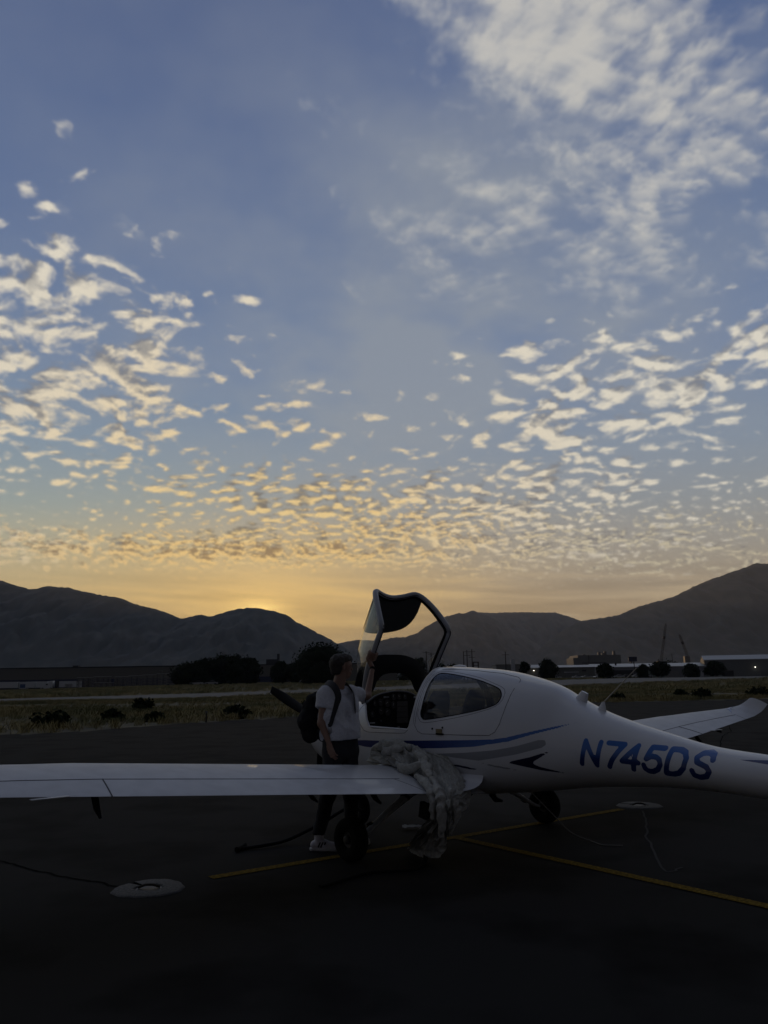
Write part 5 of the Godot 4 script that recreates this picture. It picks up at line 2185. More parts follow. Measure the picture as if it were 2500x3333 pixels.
	for q in [[152.0, 402, 8.0, 6.0, "far hazy tree left of the hangar gable"], [141.0, 400, 16.0, 6.8, "wide hazy tree mass behind the hangar gable"], [125.0, 410, 8.0, 7.0, "far hazy tree behind the white roof by the crane"]]:
		tree(q[4], W(q[0], q[1], -0.3), q[2], q[3], 0.8, 20, 1500, "hazy trees behind the sheds", 450 + int(q[0]))
	var cr := [[63.4, 0.05, "dark car left end of the row before the sheds"], [66.0, 0.4, "pale car left of the carport in the row"], [74.6, 0.45, "white car under the left of the carport"], [77.6, 0.4, "white car under the right of the carport"], [82.6, 0.5, "white car with a bright corner in the middle of the row"], [85.6, 0.08, "dark car right of the bright cornered one"], [90.2, 0.42, "pale car beside the ragged tree trunk"], [93.2, 0.05, "dark car right of the ragged tree"], [97.6, 0.4, "silver car left of the dense round tree"], [101.0, 0.3, "grey car right of the dense round tree"], [86.9, 0.35, "silver car half behind the ragged tree"]]
	for i in cr.size():
		car(cr[i][2], W(cr[i][0], 312.0 + float(i % 3)), 0.1 * float(i % 5) - 0.2, Color(cr[i][1], cr[i][1], cr[i][1]), "cars parked before the sheds")
	var dk := thing("dumpster", "dark steel dumpster beside the spreading tree near the hangar", "dumpster", W(125.4, 299), 0.0)
	slab(dk, "bin", Vector3(1.6, 1.1, 0), Vector3(3.4, 2.0, 2.0), M.dark)
	slab(dk, "lid", Vector3(1.6, 2.16, 0), Vector3(3.5, 0.12, 2.1), M.bark)
	# bushes in the grass
	var bs := [[-15.3, 50.6, 2.3, 1.25, "dark round bush standing alone in the left grass"], [-12.3, 36.4, 1.6, 0.95, "tall weedy bush at the left edge of the apron grass"], [-13.4, 32.2, 3.0, 0.7, "low spreading weeds at the far left apron edge"], [-10.2, 35.8, 1.5, 0.6, "small weedy bush right of the tall one"], [-7.0, 37.9, 2.2, 0.8, "weedy bush just left of the propeller"], [23.5, 60.3, 2.6, 1.0, "dark bush in the right grass near the wing tip"], [24.1, 66.0, 2.2, 0.9, "bush behind the others in the right grass"], [28.8, 62.8, 3.4, 0.8, "long low bush right of the wing tip"], [16.5, 58.0, 2.2, 0.7, "low bush behind the whip aerial"], [-5.0, 52.0, 1.8, 0.8, "bush in the grass behind the propeller blade"]]
	for i in bs.size():
		var b: Array = bs[i]
		tree(b[4], W(b[0], b[1], -0.05), b[2] * 0.6, b[3] * 0.55, 0.03, 12, 900, "bushes in the dry grass", 500 + i, "bush", 0.07)
	var mk := thing("marker_post", "short thin marker post at the edge of the grass", "post", W(-7.7, 34.6), 0.0)
	slab(mk, "post", Vector3(0, 0.19, 0), Vector3(0.05, 0.40, 0.05), M.bark)
	slab(mk, "plate", Vector3(0, 0.42, 0), Vector3(0.09, 0.10, 0.03), grey)
	tie_downs()


func tie_downs() -> void:
	var conc := mat(0.135, 0.132, 0.125, 0.9)
	grain(conc, 62, 0.03, 0.6, 1.1, 2.2)
	for q in [[0.395, 3.168, "round pale concrete tie down disc, nearest, left of the yellow line end"], [-0.035, -3.209, "round pale concrete tie down disc beyond the right wheel"]]:
		var o := thing("tie_down_disc", q[2], "tie down", AW(q[0], q[1]), 0.0, "tie down discs at the ends of the wing line")
		var d := MB.new()
		var rows := []
		for pr in [Vector2(0.105, -0.05), Vector2(0.108, 0.012), Vector2(0.125, 0.017), Vector2(0.262, 0.016), Vector2(0.280, 0.006), Vector2(0.284, 0.001)]:
			var ring := PackedVector3Array()
			for i in 60:
				var a := TAU * i / 59.0 * 0.965 + 2.55
				var w: float = 1.0 + 0.035 * sin(a * 3.0 + q[1]) + 0.02 * sin(a * 11.0)
				ring.append(Vector3(cos(a) * pr.x * w, pr.y, -sin(a) * pr.x * w))
			rows.append(ring)
		d.sheet(rows, false, Vector3.UP)
		obj("disc", d, conc, o)
		var cup := MB.new()
		cup.lathe(Vector3(0, 0.0075, 0), Vector3.UP, [Vector2(0.11, 0.0), Vector2(0.0, 0.0)], 24)
		obj("cup", cup, M.dark, o)
		var bar := MB.new()
		bar.tube(PackedVector3Array([Vector3(-0.085, 0.016, 0.01), Vector3(-0.03, 0.035, 0.0), Vector3(0.03, 0.035, 0.0), Vector3(0.085, 0.016, -0.01)]), [0.010], 6)
		obj("ring_bar", bar, M.bark, o)


# ---------------------------------------------------------------- soft shapes: tapered capsules joined smoothly and meshed
func soft(mb: MB, caps: Array, h: float, k: float, shape = null) -> void:
	var lo := Vector3(1e9, 1e9, 1e9)
	var hi := -lo
	for c in caps:
		for i in 2:
			var r := Vector3.ONE * (maxf(c[2], c[3]) + k + 2.0 * h)
			lo = lo.min(c[i] - r)
			hi = hi.max(c[i] + r)
	var n := Vector3i(((hi - lo) / h).ceil()) + Vector3i.ONE
	var B := 8
	var nb := Vector3i(ceili(n.x / float(B)), ceili(n.y / float(B)), ceili(n.z / float(B)))
	var half := h * B * 0.5 * sqrt(3.0)
	var sy := n.x + 16
	var sz := sy * (n.y + 16)
	var cells := {}
	var norms := {}
	var quads := PackedInt64Array()
	var val := PackedFloat32Array()
	val.resize(729)
	for bz in nb.z:
		for by in nb.y:
			for bx in nb.x:
				var o := lo + Vector3(bx, by, bz) * (h * B)
				var mid := o + Vector3.ONE * (h * B * 0.5)
				var ds := []
				var dm := 1e9
				for c in caps:
					var e: Vector3 = c[1] - c[0]
					var t := clampf((mid - c[0]).dot(e) / maxf(e.length_squared(), 1e-9), 0.0, 1.0)
					var d: float = (mid - c[0] - e * t).length() - lerpf(c[2], c[3], t)
					ds.append(d)
					dm = minf(dm, d)
				if absf(dm) > half + k * 0.6 + 0.02:
					continue
				var use := []
				for i in caps.size():
					if ds[i] < dm + 2.0 * half + k:
						use.append(caps[i])
				var idx := 0
				for z in 9:
					for y in 9:
						for x in 9:
							var p := o + Vector3(x, y, z) * h
							var d := 1e9
							for c in use:
								var a: Vector3 = c[0]
								var e: Vector3 = c[1] - a
								var t := clampf((p - a).dot(e) / maxf(e.length_squared(), 1e-9), 0.0, 1.0)
								var q: float = (p - a - e * t).length() - lerpf(c[2], c[3], t)
								if d > 1e8:
									d = q
								else:
									var m := clampf(0.5 + 0.5 * (q - d) / k, 0.0, 1.0)
									d = lerpf(q, d, m) - k * m * (1.0 - m)
							if shape != null:
								d = shape.call(p, d)
							val[idx] = d
							idx += 1
				for z in 8:
					for y in 8:
						for x in 8:
							var i0 := x + y * 9 + z * 81
							var v := [val[i0], val[i0 + 1], val[i0 + 9], val[i0 + 10], val[i0 + 81], val[i0 + 82], val[i0 + 90], val[i0 + 91]]
							var s := 0
							for q in 8:
								if v[q] < 0.0:
									s += 1
							if s == 0 or s == 8:
								continue
							var key := (bx * B + x + 4) + (by * B + y + 4) * sy + (bz * B + z + 4) * sz
							var acc := Vector3.ZERO
							var cnt := 0
							for q in 8:
								for ax in 3:
									var q2 := q | (1 << ax)
									if q2 == q or (v[q] < 0.0) == (v[q2] < 0.0):
										continue
									var t: float = v[q] / (v[q] - v[q2])
									var pt := Vector3(q & 1, (q >> 1) & 1, (q >> 2) & 1)
									pt[ax] = t
									acc += pt
									cnt += 1
							cells[key] = o + (Vector3(x, y, z) + acc / cnt) * h
							norms[key] = Vector3(v[1] + v[3] + v[5] + v[7] - v[0] - v[2] - v[4] - v[6], v[2] + v[3] + v[6] + v[7] - v[0] - v[1] - v[4] - v[5], v[4] + v[5] + v[6] + v[7] - v[0] - v[1] - v[2] - v[3]).normalized()
							if (v[0] < 0.0) != (v[1] < 0.0):
								quads.append_array([key, key - sy, key - sy - sz, key - sz])
							if (v[0] < 0.0) != (v[2] < 0.0):
								quads.append_array([key, key - 1, key - 1 - sz, key - sz])
							if (v[0] < 0.0) != (v[4] < 0.0):
								quads.append_array([key, key - 1, key - 1 - sy, key - sy])
	for i in range(0, quads.size(), 4):
		var a := quads[i]
		var b := quads[i + 1]
		var c := quads[i + 2]
		var d := quads[i + 3]
		if cells.has(a) and cells.has(b) and cells.has(c) and cells.has(d):
			mb.tri(cells[a], cells[b], cells[c], norms[a], norms[b], norms[c])
			mb.tri(cells[a], cells[c], cells[d], norms[a], norms[c], norms[d])


func cp(a: Vector3, b: Vector3, ra: float, rb: float) -> Array:
	return [a, b, ra, rb]


# person space: x to the right of the picture, y up, z towards the camera; origin on the ground under the hips
func person() -> void:
	var skin_m := mat(0.20, 0.115, 0.08, 0.55)
	var shirt_m := mat(0.55, 0.56, 0.60, 0.9)
	grain(shirt_m, 71, 0.05, 0.85, 1.0, 3.0, 256, 3)
	var jean := mat(0.012, 0.013, 0.018, 0.9)
	grain(jean, 72, 0.08, 0.7, 1.2, 4.0, 256, 3)
	var hair_m := mat(0.020, 0.014, 0.009, 0.7)
	var shoe_m := mat(0.50, 0.50, 0.54, 0.6)
	var org := Vector3(-0.50, 0, -8.20)
	var P := func(x: float, y: float, d: float) -> Vector3: return Vector3(x, y, -d) - org
	var o := thing("person", "person in white T-shirt and black trousers reaching up to the open canopy", "person", org)
	# joints
	var sr: Vector3 = P.call(-0.610, 1.485, 8.09)
	var er: Vector3 = P.call(-0.648, 1.205, 8.03)
	var wr: Vector3 = P.call(-0.572, 1.020, 8.00)
	var sl: Vector3 = P.call(-0.385, 1.485, 8.33)
	var el: Vector3 = P.call(-0.205, 1.455, 8.60)
	var wl: Vector3 = P.call(-0.150, 1.745, 8.755)
	var hr: Vector3 = P.call(-0.535, 0.93, 8.13)
	var kr: Vector3 = P.call(-0.590, 0.525, 8.12)
	var ar: Vector3 = P.call(-0.680, 0.115, 8.17)
	var hl: Vector3 = P.call(-0.405, 0.93, 8.28)
	var kl: Vector3 = P.call(-0.370, 0.50, 8.29)
	var al: Vector3 = P.call(-0.385, 0.10, 8.38)
	var nk: Vector3 = P.call(-0.495, 1.530, 8.20)
	var hd: Vector3 = P.call(-0.452, 1.755, 8.205)
	var cr: Vector3 = P.call(-0.565, 1.36, 8.12)
	var cl: Vector3 = P.call(-0.410, 1.36, 8.29)
	var br: Vector3 = P.call(-0.535, 1.12, 8.13)
	var bl: Vector3 = P.call(-0.405, 1.12, 8.27)
	# face looks to the right and slightly away
	var fw := Vector3(0.955, -0.04, -0.29).normalized()
	var sd := Vector3(0.29, 0, 0.955).normalized()
	var up := Vector3.UP
	var limbs := [
		cp(cr, cl, 0.085, 0.085), cp(br, bl, 0.08, 0.08), cp(hr + up * 0.05, hl + up * 0.05, 0.08, 0.08), cp(cr.lerp(cl, 0.5), br.lerp(bl, 0.5), 0.09, 0.085), cp(br.lerp(bl, 0.5), hr.lerp(hl, 0.5), 0.085, 0.085),
		cp(sr, sl, 0.06, 0.06), cp(sr, er, 0.052, 0.041), cp(er, wr, 0.041, 0.027), cp(sl, el, 0.052, 0.041), cp(el, wl, 0.041, 0.027),
		cp(nk, hd - up * 0.07, 0.062, 0.054), cp(hr, kr, 0.072, 0.054), cp(kr, ar, 0.052, 0.036), cp(hl, kl, 0.072, 0.054), cp(kl, al, 0.052, 0.036)]
	var b := MB.new()
	soft(b, limbs, 0.019, 0.022)
	# head, with brow, nose, lips, chin and ears
	var head := [
		cp(hd - fw * 0.030 + up * 0.022, hd + fw * 0.022 + up * 0.026, 0.084, 0.076), cp(hd + fw * 0.035 - up * 0.035, hd + fw * 0.050 - up * 0.085, 0.052, 0.034), cp(hd - up * 0.10 + fw * 0.0, hd + fw * 0.055 - up * 0.092, 0.045, 0.026),
		cp(hd + fw * 0.082 + up * 0.008, hd + fw * 0.103 - up * 0.026, 0.009, 0.013), cp(hd + fw * 0.080 + up * 0.022 + sd * 0.03, hd + fw * 0.080 + up * 0.022 - sd * 0.03, 0.014, 0.014), cp(hd + fw * 0.088 - up * 0.055 + sd * 0.014, hd + fw * 0.088 - up * 0.055 - sd * 0.014, 0.009, 0.009), cp(hd + fw * 0.086 - up * 0.067 + sd * 0.010, hd + fw * 0.086 - up * 0.067 - sd * 0.010, 0.009, 0.009),
		cp(hd - fw * 0.012 + up * 0.018 + sd * 0.078, hd - fw * 0.002 - up * 0.030 + sd * 0.076, 0.016, 0.010), cp(hd - fw * 0.012 + up * 0.018 - sd * 0.078, hd - fw * 0.002 - up * 0.030 - sd * 0.076, 0.016, 0.010), cp(nk + up * 0.03, hd - up * 0.06 - fw * 0.012, 0.060, 0.053)]
	soft(b, head, 0.0068, 0.018)
	# right hand hangs loosely: palm, four fingers, thumb
	var hdn := (wr - er).normalized() * 0.75 + Vector3(0.05, -0.5, 0.0)
	hdn = hdn.normalized()
	var hac := Vector3(0.55, 0.2, -0.75).cross(hdn).normalized()
	var hnm := hdn.cross(hac).normalized()
	soft(b, hand(wr, hdn, hac, hnm, 0.55, -1.0), 0.005, 0.008)
	# left hand closed on the canopy sill
	var rail_d := Vector3(0.05, 0.80, -0.30)
	var rail_p := can_world(0.60) - org
	rail_d = (can_world(0.66) - can_world(0.54)).normalized()
	var out := Vector3(-0.62, -0.1, 0.75)
	out = (out - rail_d * out.dot(rail_d)).normalized()
	var acr := rail_d.cross(out).normalized()
	var grip := []
	var palm := rail_p + out * 0.052
	grip.append(cp(wl, palm - rail_d * 0.035, 0.026, 0.026))
	grip.append(cp(palm - rail_d * 0.032, palm + rail_d * 0.032, 0.022, 0.022))
	grip.append(cp(palm - rail_d * 0.032 + acr * 0.02, palm + rail_d * 0.032 + acr * 0.02, 0.018, 0.016))
	for i in 4:
		var f := palm + rail_d * (0.036 - i * 0.024) + acr * 0.022
		var k1 := rail_p + rail_d * (0.038 - i * 0.025) + acr * 0.050 + out * 0.018
		var k2 := rail_p + rail_d * (0.036 - i * 0.024) + acr * 0.040 - out * 0.030
		var k3 := rail_p + rail_d * (0.032 - i * 0.022) + acr * (0.012 - 0.004 * absf(i - 1.3)) - out * 0.046
		grip.append(cp(f, k1, 0.012, 0.0105))
		grip.append(cp(k1, k2, 0.0105, 0.0095))
		grip.append(cp(k2, k3, 0.0095, 0.008))
	grip.append(cp(palm - rail_d * 0.02 - acr * 0.015, rail_p + rail_d * 0.022 - acr * 0.042 + out * 0.022, 0.014, 0.011))
	grip.append(cp(rail_p + rail_d * 0.022 - acr * 0.042 + out * 0.022, rail_p + rail_d * 0.048 - acr * 0.036 - out * 0.008, 0.011, 0.009))
	soft(b, grip, 0.005, 0.007)
	obj("body", b, skin_m, o)
	# eyes
	for s in [1.0, -1.0]:
		var e := MB.new()
		e.lathe(hd + fw * 0.066 + up * 0.006 + sd * 0.031 * s, fw, [Vector2(0.011, 0.0), Vector2(0.010, 0.006), Vector2(0.006, 0.010), Vector2(0.0, 0.0115)], 10)
		obj("eye", e, mat(0.08, 0.07, 0.06, 0.3), o)
	# hair: short, fuller on top
	var hn := noise(73, 26.0, 3)
	var hs := MB.new()
	soft(hs, [cp(hd - fw * 0.036 + up * 0.030, hd + fw * 0.026 + up * 0.048, 0.096, 0.082), cp(hd - fw * 0.045 - up * 0.03, hd - fw * 0.03 + up * 0.03, 0.078, 0.092), cp(hd + fw * 0.03 + up * 0.085, hd + fw * 0.075 + up * 0.078, 0.045, 0.030)], 0.0075, 0.02, func(p: Vector3, d: float) -> float:
		var r := p - hd
		var f := r.dot(fw)
		var y := r.y
		# hairline: nape at the back, above the ear at the side, fringe over the brow
		var edge := -0.080 if f < -0.04 else lerpf(-0.080, 0.040, ss(-0.04, 0.012, f))
		if f > 0.012:
			edge = lerpf(0.040, 0.056, ss(0.012, 0.07, f))
		var line := edge - y
		return maxf(d + hn.get_noise_3d(p.x, p.y, p.z) * 0.009, line))
	obj("hair", hs, hair_m, o)
	# T-shirt
	var fold := noise(74, 7.0, 3)
	var tee := MB.new()
	var se: Vector3 = sr.lerp(er, 0.50)
	var sle: Vector3 = sl.lerp(el, 0.62)
	var arm_r := (er - sr).normalized()
	var arm_l := (el - sl).normalized()
	var spine_top: Vector3 = cr.lerp(cl, 0.5)
	soft(tee, [cp(cr, cl, 0.125, 0.125), cp(br, bl, 0.125, 0.125), cp(cr, br, 0.122, 0.128), cp(cl, bl, 0.122, 0.128), cp(br, br - up * 0.12, 0.128, 0.133), cp(bl, bl - up * 0.12, 0.128, 0.133), cp(sr, sl, 0.078, 0.078), cp(sr, se + arm_r * 0.05, 0.076, 0.082), cp(sl, sle + arm_l * 0.05, 0.076, 0.082)], 0.016, 0.035, func(p: Vector3, d: float) -> float:
		var q := d + fold.get_noise_3d(p.x, p.y * 0.45, p.z) * 0.014 + 0.004 * sin((p.y + p.x * 0.8) * 34.0 + fold.get_noise_3d(p.x * 0.5, p.y * 0.5, p.z) * 6.0)
		q = maxf(q, 1.035 + 0.03 * (p.x + 0.0) - p.y)
		q = maxf(q, (p - se).dot(arm_r) if (p - sr).dot(arm_r) > 0.06 and (p - sr - arm_r * (p - sr).dot(arm_r)).length() < 0.10 and (p - br.lerp(cr, 0.5)).length() > 0.15 else -1.0)
		q = maxf(q, (p - sle).dot(arm_l) if (p - sl).dot(arm_l) > 0.05 and (p - sl - arm_l * (p - sl).dot(arm_l)).length() < 0.14 else -1.0)
		return maxf(q, 0.082 - (p - (nk + up * 0.065)).length()))
	obj("t_shirt", tee, shirt_m, o)
	# trousers
	var tr := MB.new()
	soft(tr, [cp(hr + up * 0.09, hl + up * 0.09, 0.108, 0.108), cp(hr, hl, 0.115, 0.115), cp(hr, kr, 0.102, 0.078), cp(kr, ar + up * 0.05, 0.078, 0.062), cp(hl, kl, 0.102, 0.078), cp(kl, al + up * 0.05, 0.078, 0.062)], 0.018, 0.03, func(p: Vector3, d: float) -> float:
		var q := d + fold.get_noise_3d(p.x * 1.3 + 9.0, p.y * 0.8, p.z * 1.3) * 0.014
		return maxf(q, maxf(0.150 - p.y, p.y - 1.06)))
	obj("trousers", tr, jean, o)
	# shoes
	for f in [[ar, Vector3(0.93, 0, 0.12)], [al, Vector3(0.9, 0, -0.3)]]:
		var toe: Vector3 = f[1].normalized()
		var a: Vector3 = f[0]
		var base := Vector3(a.x, 0.0, a.z)
		var sm := MB.new()
		var side: Vector3 = toe.cross(up)
		soft(sm, [cp(base - toe * 0.045 + up * 0.055, base + toe * 0.05 + up * 0.06, 0.040, 0.044), cp(base + toe * 0.05 + up * 0.055, base + toe * 0.165 + up * 0.042, 0.043, 0.034), cp(base + up * 0.07, base + up * 0.12, 0.043, 0.044), cp(base + toe * 0.07 + side * 0.015 + up * 0.035, base + toe * 0.16 + up * 0.03, 0.035, 0.03)], 0.006, 0.02, func(p: Vector3, d: float) -> float:
			return maxf(d, maxf(0.022 - p.y, p.y - 0.145)))
		var shoe := obj("shoe", sm, shoe_m, o)
		var so := MB.new()
		soft(so, [cp(base - toe * 0.048 + up * 0.02, base + toe * 0.16 + up * 0.02, 0.046, 0.046), cp(base + toe * 0.04 + up * 0.02, base + toe * 0.15 + up * 0.02, 0.050, 0.044)], 0.0065, 0.02, func(p: Vector3, d: float) -> float:
			return maxf(d, maxf(0.003 - p.y, p.y - 0.030)))
		obj("sole", so, mat(0.42, 0.42, 0.42, 0.7), shoe)
		for k in 3:
			for s in [1.0, -1.0]:
				var st := MB.new()
				var c: Vector3 = base + toe * (0.012 + k * 0.026) + up * 0.062 - side * (0.0445 * s)
				st.box(c, Vector3(0.013, 0.050, 0.008), Basis(side.normalized(), 0.0) * Basis(Vector3.UP, atan2(-toe.z, toe.x)) * Basis(Vector3(0, 0, 1), -0.45))
				obj("stripe", st, mat(0.01, 0.01, 0.014, 0.7), shoe)
		var sk := MB.new()
		sk.tube(PackedVector3Array([a + up * 0.0, a + up * 0.09]), [0.045, 0.043], 12)
		obj("sock", sk, shoe_m, shoe)
	# wrist strap
	var wb := MB.new()
	var wd := (wl - el).normalized()
	wb.tube(PackedVector3Array([wl - wd * 0.018, wl + wd * 0.006]), [0.032], 14)
	obj("watch", wb, M.black, o)
	rucksack(org, sr, fold)


func can_world(s: float) -> Vector3:
	var p := can(s, -1.0)
	return AW(p.x, -p.z, p.y)


# a loosely curled hand: wrist, direction, across (towards the thumb), palm normal
func hand(w: Vector3, d: Vector3, a: Vector3, n: Vector3, curl: float, thumb: float) -> Array:
	var c := []
	var knuckle := w + d * 0.092
	c.append(cp(w, w + d * 0.03, 0.026, 0.026))
	for i in 4:
		var off := a * (0.030 - i * 0.020)
		c.append(cp(w + d * 0.025 + off * 0.5, knuckle + off, 0.017, 0.0125))
	var ln := [0.042, 0.046, 0.043, 0.034]
	for i in 4:
		var off := a * (0.030 - i * 0.020)
		var p := knuckle + off - d * (0.004 if i == 0 else (0.0 if i < 3 else 0.010))
		var ang := 0.0
		for k in 3:
			ang += curl * (0.55 + 0.25 * k)
			var q: Vector3 = p + (d * cos(ang) + n * sin(ang)) * (ln[i] * (1.0 - 0.27 * k))
			c.append(cp(p, q, 0.0098 - 0.0009 * k, 0.0090 - 0.0009 * k))
			p = q
	var t0 := w + d * 0.030 + a * 0.024
	var t1 := t0 + d * 0.030 + a * 0.022 + n * 0.014
	var t2 := t1 + d * 0.032 + a * 0.004 + n * 0.012
	c.append(cp(t0, t1, 0.015, 0.0115))
	c.append(cp(t1, t2, 0.0115, 0.0095))
	return c


func rucksack(org: Vector3, sr: Vector3, fold: FastNoiseLite) -> void:
	var o := thing("rucksack", "black rucksack worn on the back of the person in white", "backpack", Vector3(-0.76, 0.99, -8.32))
	var off := -Vector3(-0.76, 0.99, -8.32)
	var P := func(x: float, y: float, d: float) -> Vector3: return Vector3(x, y, -d) + off
	var cloth := mat(0.009, 0.009, 0.011, 0.85)
	cloth.metallic_specular = 0.3
	var bag := MB.new()
	var caps := []
	for s in [-1.0, 1.0]:
		var w := Vector3(0.055 * s, 0, -0.065 * s)
		caps.append(cp(P.call(-0.70, 1.42, 8.32) + w, P.call(-0.735, 1.22, 8.33) + w * 1.25, 0.075, 0.098))
		caps.append(cp(P.call(-0.735, 1.22, 8.33) + w * 1.25, P.call(-0.715, 1.09, 8.33) + w * 1.1, 0.098, 0.088))
	caps.append(cp(P.call(-0.80, 1.26, 8.34), P.call(-0.775, 1.10, 8.34), 0.078, 0.074))
	soft(bag, caps, 0.012, 0.04, func(p: Vector3, d: float) -> float: return d + fold.get_noise_3d(p.x * 1.6, p.y, p.z * 1.6) * 0.016)
	obj("bag", bag, cloth, o)
	var lid := MB.new()
	soft(lid, [cp(P.call(-0.72, 1.475, 8.28), P.call(-0.66, 1.475, 8.37), 0.032, 0.032), cp(P.call(-0.715, 1.44, 8.30), P.call(-0.665, 1.44, 8.36), 0.06, 0.06)], 0.011, 0.03)
	obj("top_flap", lid, cloth, o)
	var pk := MB.new()
	soft(pk, [cp(P.call(-0.855, 1.20, 8.31), P.call(-0.82, 1.20, 8.38), 0.045, 0.045), cp(P.call(-0.84, 1.11, 8.31), P.call(-0.81, 1.11, 8.38), 0.045, 0.045)], 0.010, 0.03)
	obj("front_pocket", pk, cloth, o)
	var web := mat(0.007, 0.007, 0.010, 0.7)
	for side in 2:
		var path: Array
		if side == 0:
			path = [P.call(-0.66, 1.50, 8.24), P.call(-0.615, 1.585, 8.15), P.call(-0.560, 1.587, 8.06), P.call(-0.505, 1.535, 7.998), P.call(-0.478, 1.46, 7.982), P.call(-0.495, 1.385, 7.978), P.call(-0.53, 1.275, 7.985), P.call(-0.560, 1.19, 7.99), P.call(-0.64, 1.13, 8.10), P.call(-0.70, 1.12, 8.20)]
		else:
			path = [P.call(-0.58, 1.50, 8.36), P.call(-0.50, 1.585, 8.34), P.call(-0.42, 1.575, 8.30), P.call(-0.345, 1.50, 8.21), P.call(-0.325, 1.38, 8.19), P.call(-0.33, 1.25, 8.24), P.call(-0.42, 1.14, 8.39), P.call(-0.56, 1.12, 8.41)]
		var pts := curve(path, 40)
		var mid: Vector3 = P.call(-0.50, 1.35, 8.20)
		var la := PackedVector3Array()
		var lb := PackedVector3Array()
		var ma := PackedVector3Array()
		for i in pts.size():
			var t := (pts[mini(i + 1, 40)] - pts[maxi(i - 1, 0)]).normalized()
			var nn := pts[i] - mid
			nn.y *= 0.35
			nn = (nn - t * nn.dot(t)).normalized()
			var w := t.cross(nn) * lerpf(0.034, 0.020, ss(0.35, 0.75, i / 40.0))
			la.append(pts[i] - w)
			ma.append(pts[i] + nn * 0.009)
			lb.append(pts[i] + w)
		var sm := MB.new()
		sm.sheet([la, ma, lb], false, Vector3.UP, mid)
		var ia := PackedVector3Array()
		for i in pts.size():
			ia.append(ma[i].lerp(pts[i], 1.6))
		sm.sheet([la, ia, lb], false, Vector3.DOWN)
		obj("shoulder_strap", sm, web, o)


# ---------------------------------------------------------------- the canvas cover pulled off the cabin, and loose lines on the apron
# keeps a cloth point (aeroplane axes: forward, left, up) off the wing, the fuselage and the ground
func keep_off(p: Vector3) -> Vector3:
	var q := p
	var s := wsec(clampf(q.y, 0.62, 5.0))
	if q.x < s[0] and q.x > s[1] - 0.01 and q.y > 0.5:
		var top := wtop(clampf(q.x, s[1], s[0]), clampf(q.y, 0.62, 5.0), 1.0).y
		if q.z > top - 0.14:
			q.z = maxf(q.z, top + 0.012)
	if q.z > 0.55:
		q.y = maxf(q.y, half_at(q.x, q.z) + 0.010)
	q.z = maxf(q.z, 0.010)
	return q


func drape(net: Array, nu: int, nv: int, amp: Array, sd: int, folds: float) -> MB:
	var n1 := noise(sd, 1.0, 3)
	n1.fractal_gain = 0.35
	var base := []
	for j in nv + 1:
		var s := float(j) / nv
		var ctrl := []
		for k in net[0].size():
			var col := []
			for r in net:
				col.append(r[k])
			ctrl.append(crom(col, s))
		var row := []
		for i in nu + 1:
			row.append(crom(ctrl, float(i) / nu))
		base.append(row)
	var rows := []
	for j in nv + 1:
		var s := float(j) / nv
		var row := PackedVector3Array()
		var a: float = crom(amp, s)
		for i in nu + 1:
			var t := float(i) / nu
			var du: Vector3 = base[j][mini(i + 1, nu)] - base[j][maxi(i - 1, 0)]
			var dv: Vector3 = base[mini(j + 1, nv)][i] - base[maxi(j - 1, 0)][i]
			var nn := du.cross(dv).normalized()
			if nn.dot(Vector3(-0.2, 1.0, 0.3)) < 0.0:
				nn = -nn
			var w := n1.get_noise_2d(t * 2.2, s * 4.5)
			var gather := 1.0 - absf(sin((t * folds + w * 1.5 + s * 0.9) * PI)) * 1.6
			var crease := 1.0 - absf(n1.get_noise_2d(t * 2.6 + 7.0, s * 3.4)) * 4.0
			var fine := n1.get_noise_2d(t * 9.0, s * 9.0) * 0.14
			var hang := ss(0.36, 0.52, s)
			var p: Vector3 = base[j][i] + nn * a * (lerpf(crease * 0.85 + gather * 0.35, gather + crease * 0.18, hang) + fine + 0.25)
			p = keep_off(p)
			row.append(PL(p.x, p.y, p.z))
		rows.append(row)
	var mb := MB.new()
	mb.sheet(rows, false, Vector3(-0.2, 0.4, -1.0))
	return mb


